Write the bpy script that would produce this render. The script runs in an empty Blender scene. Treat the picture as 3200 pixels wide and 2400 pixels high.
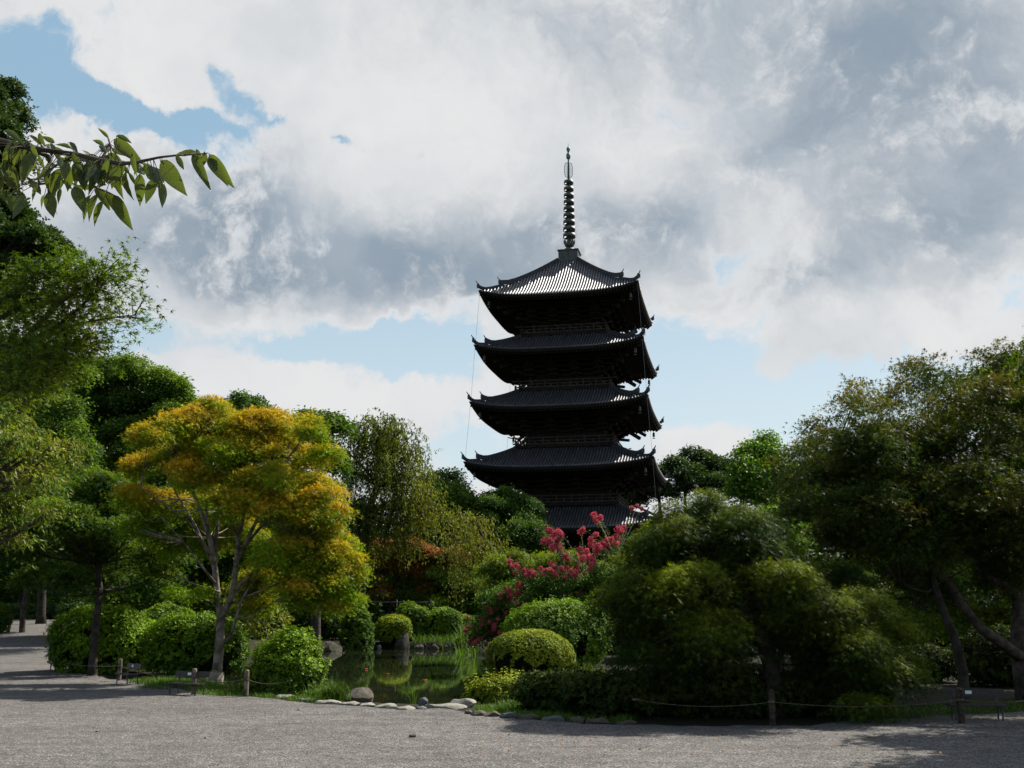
import bpy, bmesh, math, random
import numpy as np
from mathutils import Vector, Matrix

rng = np.random.default_rng(7)
random.seed(7)
R = math.radians
C = bpy.context.scene
COL = bpy.context.scene.collection

EXPO = 1.0
# ------------------------------------------------------------------ camera
CH, PITCH, FPX = 2.0, R(11.93), 3392.0
cam_d = bpy.data.cameras.new('camera')
cam = bpy.data.objects.new('camera', cam_d)
COL.objects.link(cam)
cam.location = (0, 0, CH)
cam.rotation_euler = (R(90) + PITCH, 0, 0)
cam_d.sensor_width = 36
cam_d.lens = 36 * FPX / 3200
cam_d.clip_end = 8000
cam_d.clip_start = 0.1
C.camera = cam
C.view_settings.view_transform = 'Standard'
C.view_settings.look = 'None'
C.view_settings.gamma = 1
C.view_settings.exposure = EXPO
C.view_settings.use_curve_mapping = False

# ------------------------------------------------------------------ light
SUN_AZ, SUN_EL = R(51), R(47)          # azimuth clockwise from the view direction
SUNV = Vector((math.sin(SUN_AZ) * math.cos(SUN_EL), math.cos(SUN_AZ) * math.cos(SUN_EL), math.sin(SUN_EL)))
sun_d = bpy.data.lights.new('sun', 'SUN')
sun_d.energy = 5.0
sun_d.angle = R(0.5)
sun_d.color = (1.0, 0.95, 0.87)
sun = bpy.data.objects.new('sun', sun_d)
COL.objects.link(sun)
sun.location = (30, 10, 60)
sun.rotation_euler = SUNV.to_track_quat('Z', 'Y').to_euler()

# ---- sky: Nishita blue under procedural clouds laid out by azimuth and elevation
W = bpy.data.worlds.new('World')
C.world = W
W.use_nodes = True
nt = W.node_tree
nt.nodes.clear()
SKY_STR = 0.1


class NG:
    def __init__(s, tree): s.t = tree
    def n(s, typ, **kw):
        nd = s.t.nodes.new(typ)
        for k, v in kw.items(): setattr(nd, k, v)
        return nd
    def put(s, sock, v):
        if isinstance(v, bpy.types.NodeSocket): s.t.links.new(v, sock)
        elif v is not None: sock.default_value = v
    def m(s, op, a, b=None, c=None, clamp=False):
        nd = s.n('ShaderNodeMath', operation=op, use_clamp=clamp)
        s.put(nd.inputs[0], a)
        if b is not None: s.put(nd.inputs[1], b)
        if c is not None: s.put(nd.inputs[2], c)
        return nd.outputs[0]
    def vm(s, op, a, b=None, c=None):
        nd = s.n('ShaderNodeVectorMath', operation=op)
        s.put(nd.inputs[0], a)
        if b is not None: s.put(nd.inputs[1], b)
        if c is not None: s.put(nd.inputs[2], c)
        return nd.outputs['Value' if op in ('LENGTH', 'DOT_PRODUCT') else 'Vector']
    def noise(s, vec, scale, detail=4, rough=0.55, out='Fac', dist=0.0):
        nd = s.n('ShaderNodeTexNoise')
        s.put(nd.inputs['Vector'], vec)
        nd.inputs['Scale'].default_value = scale
        nd.inputs['Detail'].default_value = detail
        nd.inputs['Roughness'].default_value = rough
        nd.inputs['Distortion'].default_value = dist
        return nd.outputs[out]
    def mix(s, f, a, b):
        nd = s.n('ShaderNodeMix', data_type='RGBA')
        s.put(nd.inputs[0], f)
        s.put(nd.inputs[6], a if isinstance(a, bpy.types.NodeSocket) else (*a, 1))
        s.put(nd.inputs[7], b if isinstance(b, bpy.types.NodeSocket) else (*b, 1))
        return nd.outputs[2]
    def ss(s, v, a, b, lo=0.0, hi=1.0):
        nd = s.n('ShaderNodeMapRange', interpolation_type='SMOOTHSTEP')
        s.put(nd.inputs[0], v)
        nd.inputs[1].default_value, nd.inputs[2].default_value = a, b
        nd.inputs[3].default_value, nd.inputs[4].default_value = lo, hi
        return nd.outputs[0]


g = NG(nt)
tc = g.n('ShaderNodeTexCoord').outputs['Generated']
sep = g.n('ShaderNodeSeparateXYZ')
g.put(sep.inputs[0], tc)
az = g.m('ARCTAN2', sep.outputs[0], sep.outputs[1])
el = g.m('ARCSINE', sep.outputs[2])
comb = g.n('ShaderNodeCombineXYZ')
g.put(comb.inputs[0], az)
g.put(comb.inputs[1], el)
# domain warp: large curls and small ruffles
w1 = g.vm('SUBTRACT', g.noise(tc, 6.0, 5, 0.6, 'Color'), (0.5, 0.5, 0.5))
w2 = g.vm('SUBTRACT', g.noise(tc, 22.0, 5, 0.65, 'Color'), (0.5, 0.5, 0.5))
uv = g.vm('ADD', comb.outputs[0], g.vm('SCALE', w1))
uv.node.inputs[1].links[0].from_node.inputs['Scale'].default_value = 0.11
uv2 = g.vm('ADD', uv, g.vm('SCALE', w2))
uv2.node.inputs[1].links[0].from_node.inputs['Scale'].default_value = 0.055

PXD = 3200 / 2212.0


def azel(x, y):                          # a point of the photograph as azimuth and elevation
    dx, dz = (x * PXD - 1600) / FPX, (1200 - y * PXD) / FPX
    d = Vector((dx, math.cos(PITCH) - dz * math.sin(PITCH), math.sin(PITCH) + dz * math.cos(PITCH))).normalized()
    return math.atan2(d.x, d.y), math.asin(d.z)


def blobs(lst, uvs):
    tot = None
    for (x, y, rx, ry, rot, w) in lst:
        a, e = azel(x, y)
        s = PXD / FPX * 0.97
        mp = g.n('ShaderNodeMapping', vector_type='TEXTURE')
        g.put(mp.inputs['Vector'], uvs)
        mp.inputs['Location'].default_value = (a, e, 0)
        mp.inputs['Rotation'].default_value = (0, 0, R(rot))
        mp.inputs['Scale'].default_value = (rx * s, ry * s, 1)
        gr = g.n('ShaderNodeTexGradient', gradient_type='QUADRATIC_SPHERE')
        g.put(gr.inputs[0], mp.outputs[0])
        v = g.m('MULTIPLY', gr.outputs['Fac'], w) if tot is None else g.m('MULTIPLY_ADD', gr.outputs['Fac'], w, tot)
        tot = v
    return tot


# openings of blue between the clouds: x, y, rx, ry (photo at 2212 px), rotation, weight
BLUE = [(40, 130, 230, 170, 0, 3.0), (150, 240, 230, 110, -18, 2.6), (330, 285, 330, 80, -3, 3.0), (470, 270, 200, 60, -8, 2.2), (545, 215, 150, 90, -35, 1.8),
        (620, 265, 110, 50, -30, 1.2), (490, 165, 80, 70, 0, 1.0), (780, 294, 70, 26, 0, 1.2), (-40, 250, 200, 110, 0, 2.2),
        (700, 728, 480, 100, 3, 2.0), (300, 745, 190, 80, 15, 2.0), (900, 765, 300, 130, -6, 2.4), (1010, 960, 260, 160, 0, 1.6), (930, 700, 200, 60, 0, 1.2), (1000, 650, 120, 50, 0, 0.8),
        (1500, 800, 280, 220, 0, 2.0), (1700, 900, 420, 190, 0, 2.4), (1900, 830, 360, 140, 10, 1.8), (2150, 650, 130, 110, 0, 1.1),
        (2100, 900, 420, 180, 0, 1.6), (1530, 545, 80, 60, 0, 0.7), (1300, 900, 260, 260, 0, 1.1), (1480, 700, 120, 70, 20, 0.6)]
GREY = [(500, 450, 430, 200, -8, 1.1), (800, 540, 560, 170, -3, 1.1), (300, 540, 460, 180, 0, 0.9), (640, 590, 640, 100, 0, 0.6),
        (1180, 490, 520, 170, 4, 1.0), (1430, 500, 330, 140, 0, 0.8), (560, 340, 190, 120, 0, 0.55), (1100, 590, 450, 100, 0, 0.5),
        (2150, 250, 560, 460, 0, 0.9), (2060, 500, 460, 190, 8, 0.8), (1640, 330, 190, 110, 10, 0.45), (1720, 640, 360, 110, 8, 0.8),
        (1500, 20, 700, 220, 0, 0.7), (1900, 60, 600, 280, 0, 0.7), (1560, 600, 220, 110, 0, 0.45), (1330, 200, 360, 220, 0, 0.35),
        (1780, 260, 520, 340, 0, 0.7), (1050, 60, 500, 150, 0, 0.45), (180, 60, 260, 70, 0, 0.3), (330, 660, 350, 60, 0, 0.3), (1650, 760, 300, 60, 0, 0.3)]
WHITE = [(400, 90, 330, 130, -15, 0.8), (800, 210, 480, 220, 0, 0.7), (350, 200, 150, 60, -50, 0.8), (470, 830, 380, 170, -5, 1.0), (820, 900, 300, 180, 0, 1.0),
         (1060, 860, 190, 110, 0, 0.8), (1560, 470, 150, 80, -10, 0.7), (1440, 330, 140, 60, 0, 0.5), (1560, 975, 240, 110, 0, 1.2),
         (1470, 960, 150, 90, 0, 0.7), (1800, 690, 460, 90, -4, 0.8), (2080, 700, 300, 90, -8, 0.8), (1250, 400, 260, 70, 10, 0.4), (330, 640, 330, 70, 0, 0.7),
         (1000, 690, 330, 50, 0, 0.5), (1050, 330, 220, 60, 0, 0.4), (1680, 790, 150, 60, 20, 1.2)]
bb = g.m('MINIMUM', g.m('MULTIPLY', blobs([q[:5] + (q[5] * (1.5 if q[1] > 640 else 1.05),) for q in BLUE], uv2), 0.56), 1.3)
gb = blobs([(x, y, rx * 1.25, ry * 1.3, ro, w) for (x, y, rx, ry, ro, w) in GREY], uv)
wb = g.m('MINIMUM', blobs(WHITE, uv2), 1.0)


def fbm(vec, sc, det=6, rough=0.55): return g.noise(vec, sc, det, rough)


LITDIR = (0.55 * 0.012, 0.8 * 0.012, 0)         # towards the sun in azimuth and elevation
shift = g.vm('ADD', uv, LITDIR)
b1 = fbm(uv, 11.0)
b1s = fbm(shift, 11.0)
b2 = fbm(uv, 34.0, 5, 0.6)
b2s = fbm(g.vm('ADD', uv, (0.0022, 0.0032, 0)), 34.0, 5, 0.6)
n1 = fbm(uv, 4.5, 4)
infr = g.ss(g.m('ABSOLUTE', az), 0.62, 1.1, 1.0, 0.0)
infr2 = g.ss(el, 0.62, 0.95, 1.0, 0.0)
inf = g.m('MULTIPLY', infr, infr2)
base = g.m('MULTIPLY_ADD', inf, 0.62, 0.02)
cov = g.m('ADD', base, g.m('MULTIPLY_ADD', n1, 0.7, -0.35))
cov = g.m('ADD', cov, g.m('MULTIPLY_ADD', b1, 1.3, -0.65))
cov = g.m('ADD', cov, g.m('MULTIPLY_ADD', b2, 1.0, -0.5))
cov = g.m('ADD', cov, g.m('MULTIPLY_ADD', fbm(uv2, 85.0, 4, 0.6), 0.4, -0.2))
cov = g.m('SUBTRACT', cov, bb)
cov = g.m('MULTIPLY_ADD', wb, 0.55, cov)
mask = g.ss(cov, -0.16, 0.46)
# thick parts are grey, rims facing the sun white
relief = g.m('ADD', g.m('MULTIPLY', g.m('SUBTRACT', b1, b1s), 1.1), g.m('MULTIPLY', g.m('SUBTRACT', b2, b2s), 0.6))
gr = g.m('ADD', g.m('MULTIPLY', gb, 1.0), g.m('MULTIPLY_ADD', b1, 0.5, -0.18))
gr = g.m('SUBTRACT', gr, g.m('MULTIPLY', wb, 0.5))
gr = g.m('MULTIPLY', gr, g.ss(cov, 0.15, 0.75))
gr = g.m('SUBTRACT', gr, relief)
gr = g.m('ADD', gr, g.ss(inf, 0.0, 1.0, 0.3, 0.0))
gr = g.ss(gr, -0.15, 1.45)
cl = g.mix(gr, (0.79, 0.795, 0.80), (0.285, 0.355, 0.43))
veil = g.ss(fbm(uv, 7.0, 3), 0.42, 0.68)
cl = g.mix(g.m('MULTIPLY', veil, 0.35), cl, (0.52, 0.58, 0.64))
sky = g.n('ShaderNodeTexSky', sky_type='NISHITA')
sky.sun_disc = False
sky.sun_elevation = SUN_EL
sky.sun_rotation = SUN_AZ
sky.air_density = 1.2
sky.dust_density = 2.0
sky.ozone_density = 1.5
skc = g.vm('SCALE', sky.outputs[0])
skc.node.inputs['Scale'].default_value = SKY_STR * 2 ** EXPO
haze_col = g.mix(g.ss(el, 0.10, 0.46), (0.60, 0.72, 0.775), (0.30, 0.475, 0.615))
skyc = g.mix(g.m('MULTIPLY_ADD', inf, 0.75, 0.1), skc, haze_col)
fin = g.mix(mask, skyc, cl)
# below the horizon the far ground
below = g.ss(sep.outputs[2], -0.01, 0.0)
fin = g.mix(below, (0.12, 0.14, 0.12), fin)
fin = g.vm('SCALE', fin)
fin.node.inputs['Scale'].default_value = 1.0 / SKY_STR / 2 ** EXPO
bg = g.n('ShaderNodeBackground')
g.put(bg.inputs['Color'], fin)
bg.inputs['Strength'].default_value = SKY_STR
wo = g.n('ShaderNodeOutputWorld')
nt.links.new(bg.outputs[0], wo.inputs[0])


# ------------------------------------------------------------------ helpers
def ray(px, py):
    dx, dz = (px - 1600) / FPX, (1200 - py) / FPX
    return np.array((dx, math.cos(PITCH) - dz * math.sin(PITCH), math.sin(PITCH) + dz * math.cos(PITCH)))


def at(px, py, Y):
    d = ray(px, py)
    return np.array((0, 0, CH)) + d * (Y / d[1])


def gp(px, py, z=0.0):
    d = ray(px, py)
    return np.array((0, 0, CH)) + d * ((z - CH) / d[2])


def sst(x, a, b):
    t = np.clip((x - a) / (b - a), 0, 1)
    return t * t * (3 - 2 * t)


def tag(o, label=None, cat=None, group=None, kind=None):
    if label: o['label'] = label
    if cat: o['category'] = cat
    if group: o['group'] = group
    if kind: o['kind'] = kind
    return o


def empty(name, loc, label=None, cat=None, group=None, rz=0.0):
    o = bpy.data.objects.new(name, None)
    o.empty_display_size = 0.3
    COL.objects.link(o)
    o.location = tuple(loc)
    o.rotation_euler = (0, 0, rz)
    return tag(o, label, cat, group)


def link(name, me, mats, parent=None):
    o = bpy.data.objects.new(name, me)
    for m in (mats if isinstance(mats, (list, tuple)) else [mats]): me.materials.append(m)
    COL.objects.link(o)
    if parent is not None:
        o.parent = parent
        # meshes are written in world coordinates: bring them into the parent's frame
        bpy_mat = Matrix.Translation(parent.location) @ parent.rotation_euler.to_matrix().to_4x4()
        o.matrix_parent_inverse = bpy_mat.inverted()
        if parent.parent is not None:
            o.matrix_parent_inverse = Matrix.Identity(4)
    return o


def instance(name, src, parent, loc, rot=None, scale=None):
    o = bpy.data.objects.new(name, src if isinstance(src, bpy.types.Mesh) else src.data)
    COL.objects.link(o)
    o.parent = parent
    o.location = loc
    if rot is not None: o.rotation_euler = rot
    if scale is not None: o.scale = scale
    return o


class MB:
    def __init__(s): s.v = []; s.f = []; s.n = 0; s.smooth = []
    def add(s, V, F, smooth=False):
        s.v.extend([tuple(map(float, p)) for p in V])
        s.f.extend([tuple(int(i) + s.n for i in f) for f in F])
        s.smooth.extend([smooth] * len(F))
        s.n += len(V)
        return s
    def box(s, c, size, rz=0.0, M=None):
        sx, sy, sz = [d / 2 for d in size]
        V = np.array([(x, y, z) for x in (-sx, sx) for y in (-sy, sy) for z in (-sz, sz)])
        if M is not None: V = V @ np.array(M).T
        elif rz:
            c_, s_ = math.cos(rz), math.sin(rz)
            V = V @ np.array([[c_, -s_, 0], [s_, c_, 0], [0, 0, 1]]).T
        V = V + np.array(c)
        return s.add(V, [(0, 1, 3, 2), (4, 6, 7, 5), (0, 4, 5, 1), (2, 3, 7, 6), (0, 2, 6, 4), (1, 5, 7, 3)])
    def beam(s, a, b, w, h):
        a, b = np.array(a, float), np.array(b, float)
        d = b - a; L = np.linalg.norm(d); d /= L
        side = np.cross(d, (0, 0, 1)); 
        if np.linalg.norm(side) < 1e-6: side = np.array((1., 0, 0))
        side /= np.linalg.norm(side)
        up = np.cross(side, d)
        return s.box((a + b) / 2, (L, w, h), M=np.column_stack((d, side, up)))
    def tube(s, pts, rad, n=8, cap=True, smooth=True):
        pts = np.array(pts, float)
        rad = np.broadcast_to(np.array(rad, float), (len(pts),))
        V = []; F = []
        prev = None
        for i, p in enumerate(pts):
            d = pts[min(i + 1, len(pts) - 1)] - pts[max(i - 1, 0)]
            d = d / (np.linalg.norm(d) + 1e-9)
            a = prev if prev is not None else (np.array((1., 0, 0)) if abs(d[0]) < 0.8 else np.array((0, 1., 0)))
            a = a - d * np.dot(a, d); a /= np.linalg.norm(a) + 1e-9
            b = np.cross(d, a)
            prev = a
            for k in range(n):
                t = 2 * math.pi * k / n
                V.append(p + rad[i] * (math.cos(t) * a + math.sin(t) * b))
        for i in range(len(pts) - 1):
            for k in range(n):
                k2 = (k + 1) % n
                F.append((i * n + k, i * n + k2, (i + 1) * n + k2, (i + 1) * n + k))
        if cap:
            F.append(tuple(range(n - 1, -1, -1)))
            F.append(tuple((len(pts) - 1) * n + k for k in range(n)))
        return s.add(V, F, smooth)
    def lathe(s, prof, c=(0, 0, 0), n=16, smooth=True):
        V = []; F = []
        for (r, z) in prof:
            for k in range(n):
                t = 2 * math.pi * k / n
                V.append((c[0] + r * math.cos(t), c[1] + r * math.sin(t), c[2] + z))
        for i in range(len(prof) - 1):
            for k in range(n):
                k2 = (k + 1) % n
                F.append((i * n + k, i * n + k2, (i + 1) * n + k2, (i + 1) * n + k))
        return s.add(V, F, smooth)
    def mesh(s, name):
        me = bpy.data.meshes.new(name)
        me.from_pydata(s.v, [], s.f)
        me.polygons.foreach_set('use_smooth', s.smooth)
        me.update()
        return me
    def build(s, name, mat, parent=None):
        return link(name, s.mesh(name), mat, parent)


def fast_tris(name, V, T, attr=None):
    me = bpy.data.meshes.new(name)
    me.vertices.add(len(V))
    me.vertices.foreach_set('co', np.ascontiguousarray(V, np.float32).ravel())
    me.loops.add(len(T) * 3)
    me.loops.foreach_set('vertex_index', np.ascontiguousarray(T, np.int32).ravel())
    me.polygons.add(len(T))
    me.polygons.foreach_set('loop_start', np.arange(0, len(T) * 3, 3, dtype=np.int32))
    me.update(calc_edges=True)
    if attr is not None:
        a = me.attributes.new('hue', 'FLOAT', 'POINT')
        a.data.foreach_set('value', np.ascontiguousarray(attr, np.float32))
    return me


# ------------------------------------------------------------------ materials
def newmat(name):
    m = bpy.data.materials.new(name)
    m.use_nodes = True
    m.node_tree.nodes.clear()
    return m, NG(m.node_tree)


def pbr(name, build, rough=0.7, spec=0.3, bump=None, metal=0.0):
    m, n = newmat(name)
    p = n.n('ShaderNodeBsdfPrincipled')
    o = n.n('ShaderNodeOutputMaterial')
    n.t.links.new(p.outputs[0], o.inputs[0])
    tcx = n.n('ShaderNodeTexCoord').outputs['Object']
    col = build(n, tcx)
    n.put(p.inputs['Base Color'], col if isinstance(col, bpy.types.NodeSocket) else (*col, 1))
    n.put(p.inputs['Roughness'], rough)
    p.inputs['Metallic'].default_value = metal
    p.inputs['Specular IOR Level'].default_value = spec
    if bump:
        sc, st, dist = bump
        b = n.n('ShaderNodeBump')
        b.inputs['Strength'].default_value = st
        b.inputs['Distance'].default_value = dist
        n.put(b.inputs['Height'], n.noise(tcx, sc, 6, 0.65))
        n.t.links.new(b.outputs[0], p.inputs['Normal'])
    return m


def leafmat(name, a, b, trans=0.4, tcol=None, gloss=0.35, vary=0.45, rough=0.45, nscale=0.9):
    """a..b: leaf colours chosen by the leaf's own 'hue'; trans: share of light passing the blade"""
    m, n = newmat(name)
    o = n.n('ShaderNodeOutputMaterial')
    at_ = n.n('ShaderNodeAttribute', attribute_name='hue')
    ai_ = n.n('ShaderNodeAttribute', attribute_name='ihue', attribute_type='INSTANCER')
    col = n.mix(n.m('ADD', at_.outputs['Fac'], ai_.outputs['Fac'], clamp=True), a, b)
    rnd = n.n('ShaderNodeNewGeometry').outputs['Random Per Island']
    hs = n.n('ShaderNodeHueSaturation')
    n.put(hs.inputs['Hue'], n.m('MULTIPLY_ADD', rnd, 0.03, 0.485))
    v = n.m('MULTIPLY_ADD', n.m('FRACT', n.m('MULTIPLY', rnd, 17.3)), vary, 1.0 - vary / 2)
    tco = n.n('ShaderNodeNewGeometry').outputs['Position']
    v = n.m('MULTIPLY', v, n.ss(n.noise(tco, nscale, 3, 0.6), 0.3, 0.7, 0.75, 1.25))
    n.put(hs.inputs['Value'], v)
    n.put(hs.inputs['Color'], col)
    p = n.n('ShaderNodeBsdfPrincipled')
    n.put(p.inputs['Base Color'], hs.outputs[0])
    p.inputs['Roughness'].default_value = max(rough, 0.55)
    p.inputs['Specular IOR Level'].default_value = gloss * 0.35
    t = n.n('ShaderNodeBsdfTranslucent')
    tint = n.n('ShaderNodeMix', data_type='RGBA', blend_type='MULTIPLY')
    tint.inputs[0].default_value = 1
    n.put(tint.inputs[6], hs.outputs[0])
    tint.inputs[7].default_value = (*(tcol or (1.5, 1.6, 0.5)), 1)
    n.put(t.inputs['Color'], tint.outputs[2])
    mx = n.n('ShaderNodeMixShader')
    mx.inputs[0].default_value = trans * 0.8
    n.t.links.new(p.outputs[0], mx.inputs[1])
    n.t.links.new(t.outputs[0], mx.inputs[2])
    n.t.links.new(mx.outputs[0], o.inputs[0])
    return m


def two(a, b, sc, lo=0.35, hi=0.65, det=5):
    return lambda n, t: n.mix(n.ss(n.noise(t, sc, det, 0.6), lo, hi), a, b)


M = {}
M['wood'] = pbr('old_dark_timber', two((0.012, 0.010, 0.009), (0.024, 0.018, 0.014), 3.0), 0.85, 0.15, (6.0, 0.4, 0.02))
M['tile'] = pbr('smoked_roof_tile', two((0.030, 0.031, 0.033), (0.085, 0.082, 0.080), 2.2), 0.46, 0.5, (14.0, 0.25, 0.01))
M['bronze'] = pbr('weathered_bronze', two((0.035, 0.037, 0.032), (0.075, 0.08, 0.068), 4.0), 0.55, 0.4, (12.0, 0.2, 0.01))
M['verdigris'] = pbr('green_copper', two((0.07, 0.14, 0.12), (0.13, 0.22, 0.19), 5.0), 0.6, 0.4)
M['cable'] = pbr('thin_cable', lambda n, t: (0.2, 0.21, 0.22), 0.6, 0.3)
M['bark'] = pbr('grey_brown_bark', two((0.03, 0.025, 0.02), (0.085, 0.07, 0.058), 5.0), 0.9, 0.15, (18.0, 0.7, 0.03))
M['bark_pale'] = pbr('pale_maple_bark', two((0.055, 0.046, 0.035), (0.20, 0.17, 0.13), 4.0), 0.85, 0.2, (16.0, 0.6, 0.02))
M['bark_dark'] = pbr('dark_bark', two((0.022, 0.018, 0.015), (0.05, 0.042, 0.035), 5.0), 0.9, 0.1, (16.0, 0.7, 0.03))
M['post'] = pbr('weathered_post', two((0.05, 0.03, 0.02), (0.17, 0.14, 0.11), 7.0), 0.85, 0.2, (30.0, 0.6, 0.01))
M['inner_fill'] = pbr('light_block_core', two((0.006, 0.008, 0.004), (0.016, 0.019, 0.008), 9.0), 0.95, 0.05, (30.0, 1.0, 0.03))  # near-black body added inside bushes, shade put into its colour
M['tile_pan'] = pbr('dark_pan_tile', two((0.014, 0.015, 0.017), (0.03, 0.03, 0.033), 5.0), 0.6, 0.3)  # darker than the rolls: shade between them put into the colour
M['post_shade'] = pbr('post_with_painted_shade', two((0.02, 0.014, 0.01), (0.06, 0.048, 0.038), 7.0), 0.9, 0.1, (30.0, 0.6, 0.01))  # darker copy of the post wood, deep shade put into the colour
M['rope'] = pbr('rope', two((0.05, 0.042, 0.03), (0.11, 0.095, 0.07), 30.0), 0.9, 0.1)
M['rail'] = pbr('railing_timber', two((0.03, 0.024, 0.020), (0.06, 0.048, 0.038), 3.0), 0.8, 0.2)
M['bench'] = pbr('dark_stained_plank', two((0.018, 0.014, 0.011), (0.04, 0.032, 0.026), 12.0), 0.6, 0.35, (30.0, 0.3, 0.005))
M['iron'] = pbr('black_iron', lambda n, t: (0.03, 0.03, 0.03), 0.5, 0.4)
M['plaque'] = pbr('pale_plaque', two((0.55, 0.55, 0.53), (0.65, 0.65, 0.63), 20.0), 0.5, 0.4)


def stone_col(a, b, moss, amt):
    def f(n, t):
        c = n.mix(n.ss(n.noise(t, 4.0, 7, 0.7), 0.35, 0.65), a, b)
        c = n.mix(n.ss(n.noise(t, 22.0, 4, 0.7), 0.55, 0.7), c, tuple(x * 0.45 for x in a))
        return n.mix(n.m('MULTIPLY', n.ss(n.noise(t, 1.7, 4, 0.6), 0.45, 0.65), amt), c, moss)
    return f


M['stone_pale'] = pbr('pale_edging_stone', stone_col((0.15, 0.14, 0.115), (0.27, 0.255, 0.215), (0.06, 0.065, 0.03), 0.35), 0.85, 0.2, (9.0, 0.8, 0.03))
M['stone_dark'] = pbr('brown_grey_stone', stone_col((0.045, 0.037, 0.030), (0.11, 0.092, 0.075), (0.03, 0.04, 0.015), 0.6), 0.9, 0.15, (8.0, 0.8, 0.04))
M['stone_grey'] = pbr('blue_grey_stone', stone_col((0.045, 0.048, 0.052), (0.10, 0.103, 0.108), (0.03, 0.04, 0.02), 0.3), 0.85, 0.2, (8.0, 0.8, 0.03))


def gravel_col(n, t):
    vor = n.n('ShaderNodeTexVoronoi')
    n.put(vor.inputs['Vector'], t)
    vor.inputs['Scale'].default_value = 52.0
    sp = n.n('ShaderNodeSeparateColor')
    n.put(sp.inputs[0], vor.outputs['Color'])
    c = n.mix(sp.outputs[0], (0.028, 0.027, 0.026), (0.158, 0.149, 0.136))
    c = n.mix(n.ss(sp.outputs[1], 0.93, 0.96), c, (0.26, 0.24, 0.22))
    c = n.mix(n.m('MULTIPLY', n.ss(sp.outputs[2], 0.85, 0.93), 0.35), c, (0.12, 0.09, 0.07))
    lit_ = n.noise(t, 9.0, 6, 0.75)
    c = n.mix(n.m('MULTIPLY', n.ss(lit_, 0.58, 0.72), 0.55), c, (0.03, 0.028, 0.026))
    big = n.noise(t, 0.35, 6, 0.65)
    mid = n.noise(t, 3.2, 5, 0.7)
    mp_ = n.n('ShaderNodeMapping')
    n.put(mp_.inputs[0], t)
    mp_.inputs['Rotation'].default_value = (0, 0, 0.25)
    mp_.inputs['Scale'].default_value = (0.10, 1.3, 1)
    trk = n.noise(mp_.outputs[0], 1.0, 4, 0.6)
    scuff = n.noise(t, 1.3, 5, 0.7)
    big = n.m('MULTIPLY', n.m('ADD', big, n.m('ADD', trk, scuff)), 0.34)
    v = n.m('MULTIPLY', n.ss(big, 0.38, 0.62, 0.80, 1.20), n.ss(mid, 0.3, 0.7, 0.80, 1.16))
    hs = n.n('ShaderNodeHueSaturation')
    n.put(hs.inputs['Value'], v)
    n.put(hs.inputs['Color'], c)
    return hs.outputs[0]


def gravel_mat():
    m = pbr('gravel', gravel_col, 0.95, 0.12)
    n = NG(m.node_tree)
    p = [x for x in m.node_tree.nodes if x.type == 'BSDF_PRINCIPLED'][0]
    t = n.n('ShaderNodeTexCoord').outputs['Object']
    vor = n.n('ShaderNodeTexVoronoi')
    n.put(vor.inputs['Vector'], t)
    vor.inputs['Scale'].default_value = 34.0
    h = n.m('MULTIPLY_ADD', n.noise(t, 5.0, 4, 0.7), 1.6, n.m('MULTIPLY', vor.outputs['Distance'], -1.0))
    b = n.n('ShaderNodeBump')
    b.inputs['Strength'].default_value = 0.9
    b.inputs['Distance'].default_value = 0.018
    n.put(b.inputs['Height'], h)
    m.node_tree.links.new(b.outputs[0], p.inputs['Normal'])
    return m


M['gravel'] = gravel_mat()


def soil_col(n, t):
    c = n.mix(n.ss(n.noise(t, 1.2, 6, 0.65), 0.4, 0.62), (0.022, 0.017, 0.012), (0.012, 0.019, 0.006))
    return n.mix(n.ss(n.noise(t, 16.0, 5, 0.7), 0.58, 0.68), c, (0.055, 0.036, 0.022))


M['soil'] = pbr('garden_soil', soil_col, 0.95, 0.1, (14.0, 0.8, 0.03))


def water_mat():
    m, n = newmat('pond_water')
    o = n.n('ShaderNodeOutputMaterial')
    p = n.n('ShaderNodeBsdfPrincipled')
    t = n.n('ShaderNodeTexCoord').outputs['Object']
    n.put(p.inputs['Base Color'], n.mix(n.ss(n.noise(t, 0.3, 4), 0.35, 0.65), (0.008, 0.012, 0.006), (0.015, 0.019, 0.008)))
    p.inputs['Roughness'].default_value = 0.025
    p.inputs['IOR'].default_value = 1.333
    p.inputs['Specular IOR Level'].default_value = 0.62
    b = n.n('ShaderNodeBump')
    b.inputs['Strength'].default_value = 0.06
    b.inputs['Distance'].default_value = 0.02
    mp = n.n('ShaderNodeMapping')
    n.put(mp.inputs[0], t)
    mp.inputs['Scale'].default_value = (1.0, 0.7, 1)
    n.put(b.inputs['Height'], n.noise(mp.outputs[0], 2.2, 3, 0.5))
    n.t.links.new(b.outputs[0], p.inputs['Normal'])
    n.t.links.new(p.outputs[0], o.inputs[0])
    return m


M['water'] = water_mat()

# ------------------------------------------------------------------ terrain
POND = np.array([(-7.9, 31.5), (-6.0, 28.6), (-4.6, 27.4), (-3.4, 26.5), (-2.2, 26.0), (-1.0, 25.7), (-0.1, 26.3), (0.1, 29), (-0.2, 36),
                 (-0.6, 50), (-1.4, 62), (-2.6, 73.0), (-4.5, 74.5), (-9.5, 75), (-12.8, 73), (-14.5, 68), (-14.8, 58), (-12.5, 46), (-10.0, 37)])


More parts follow.
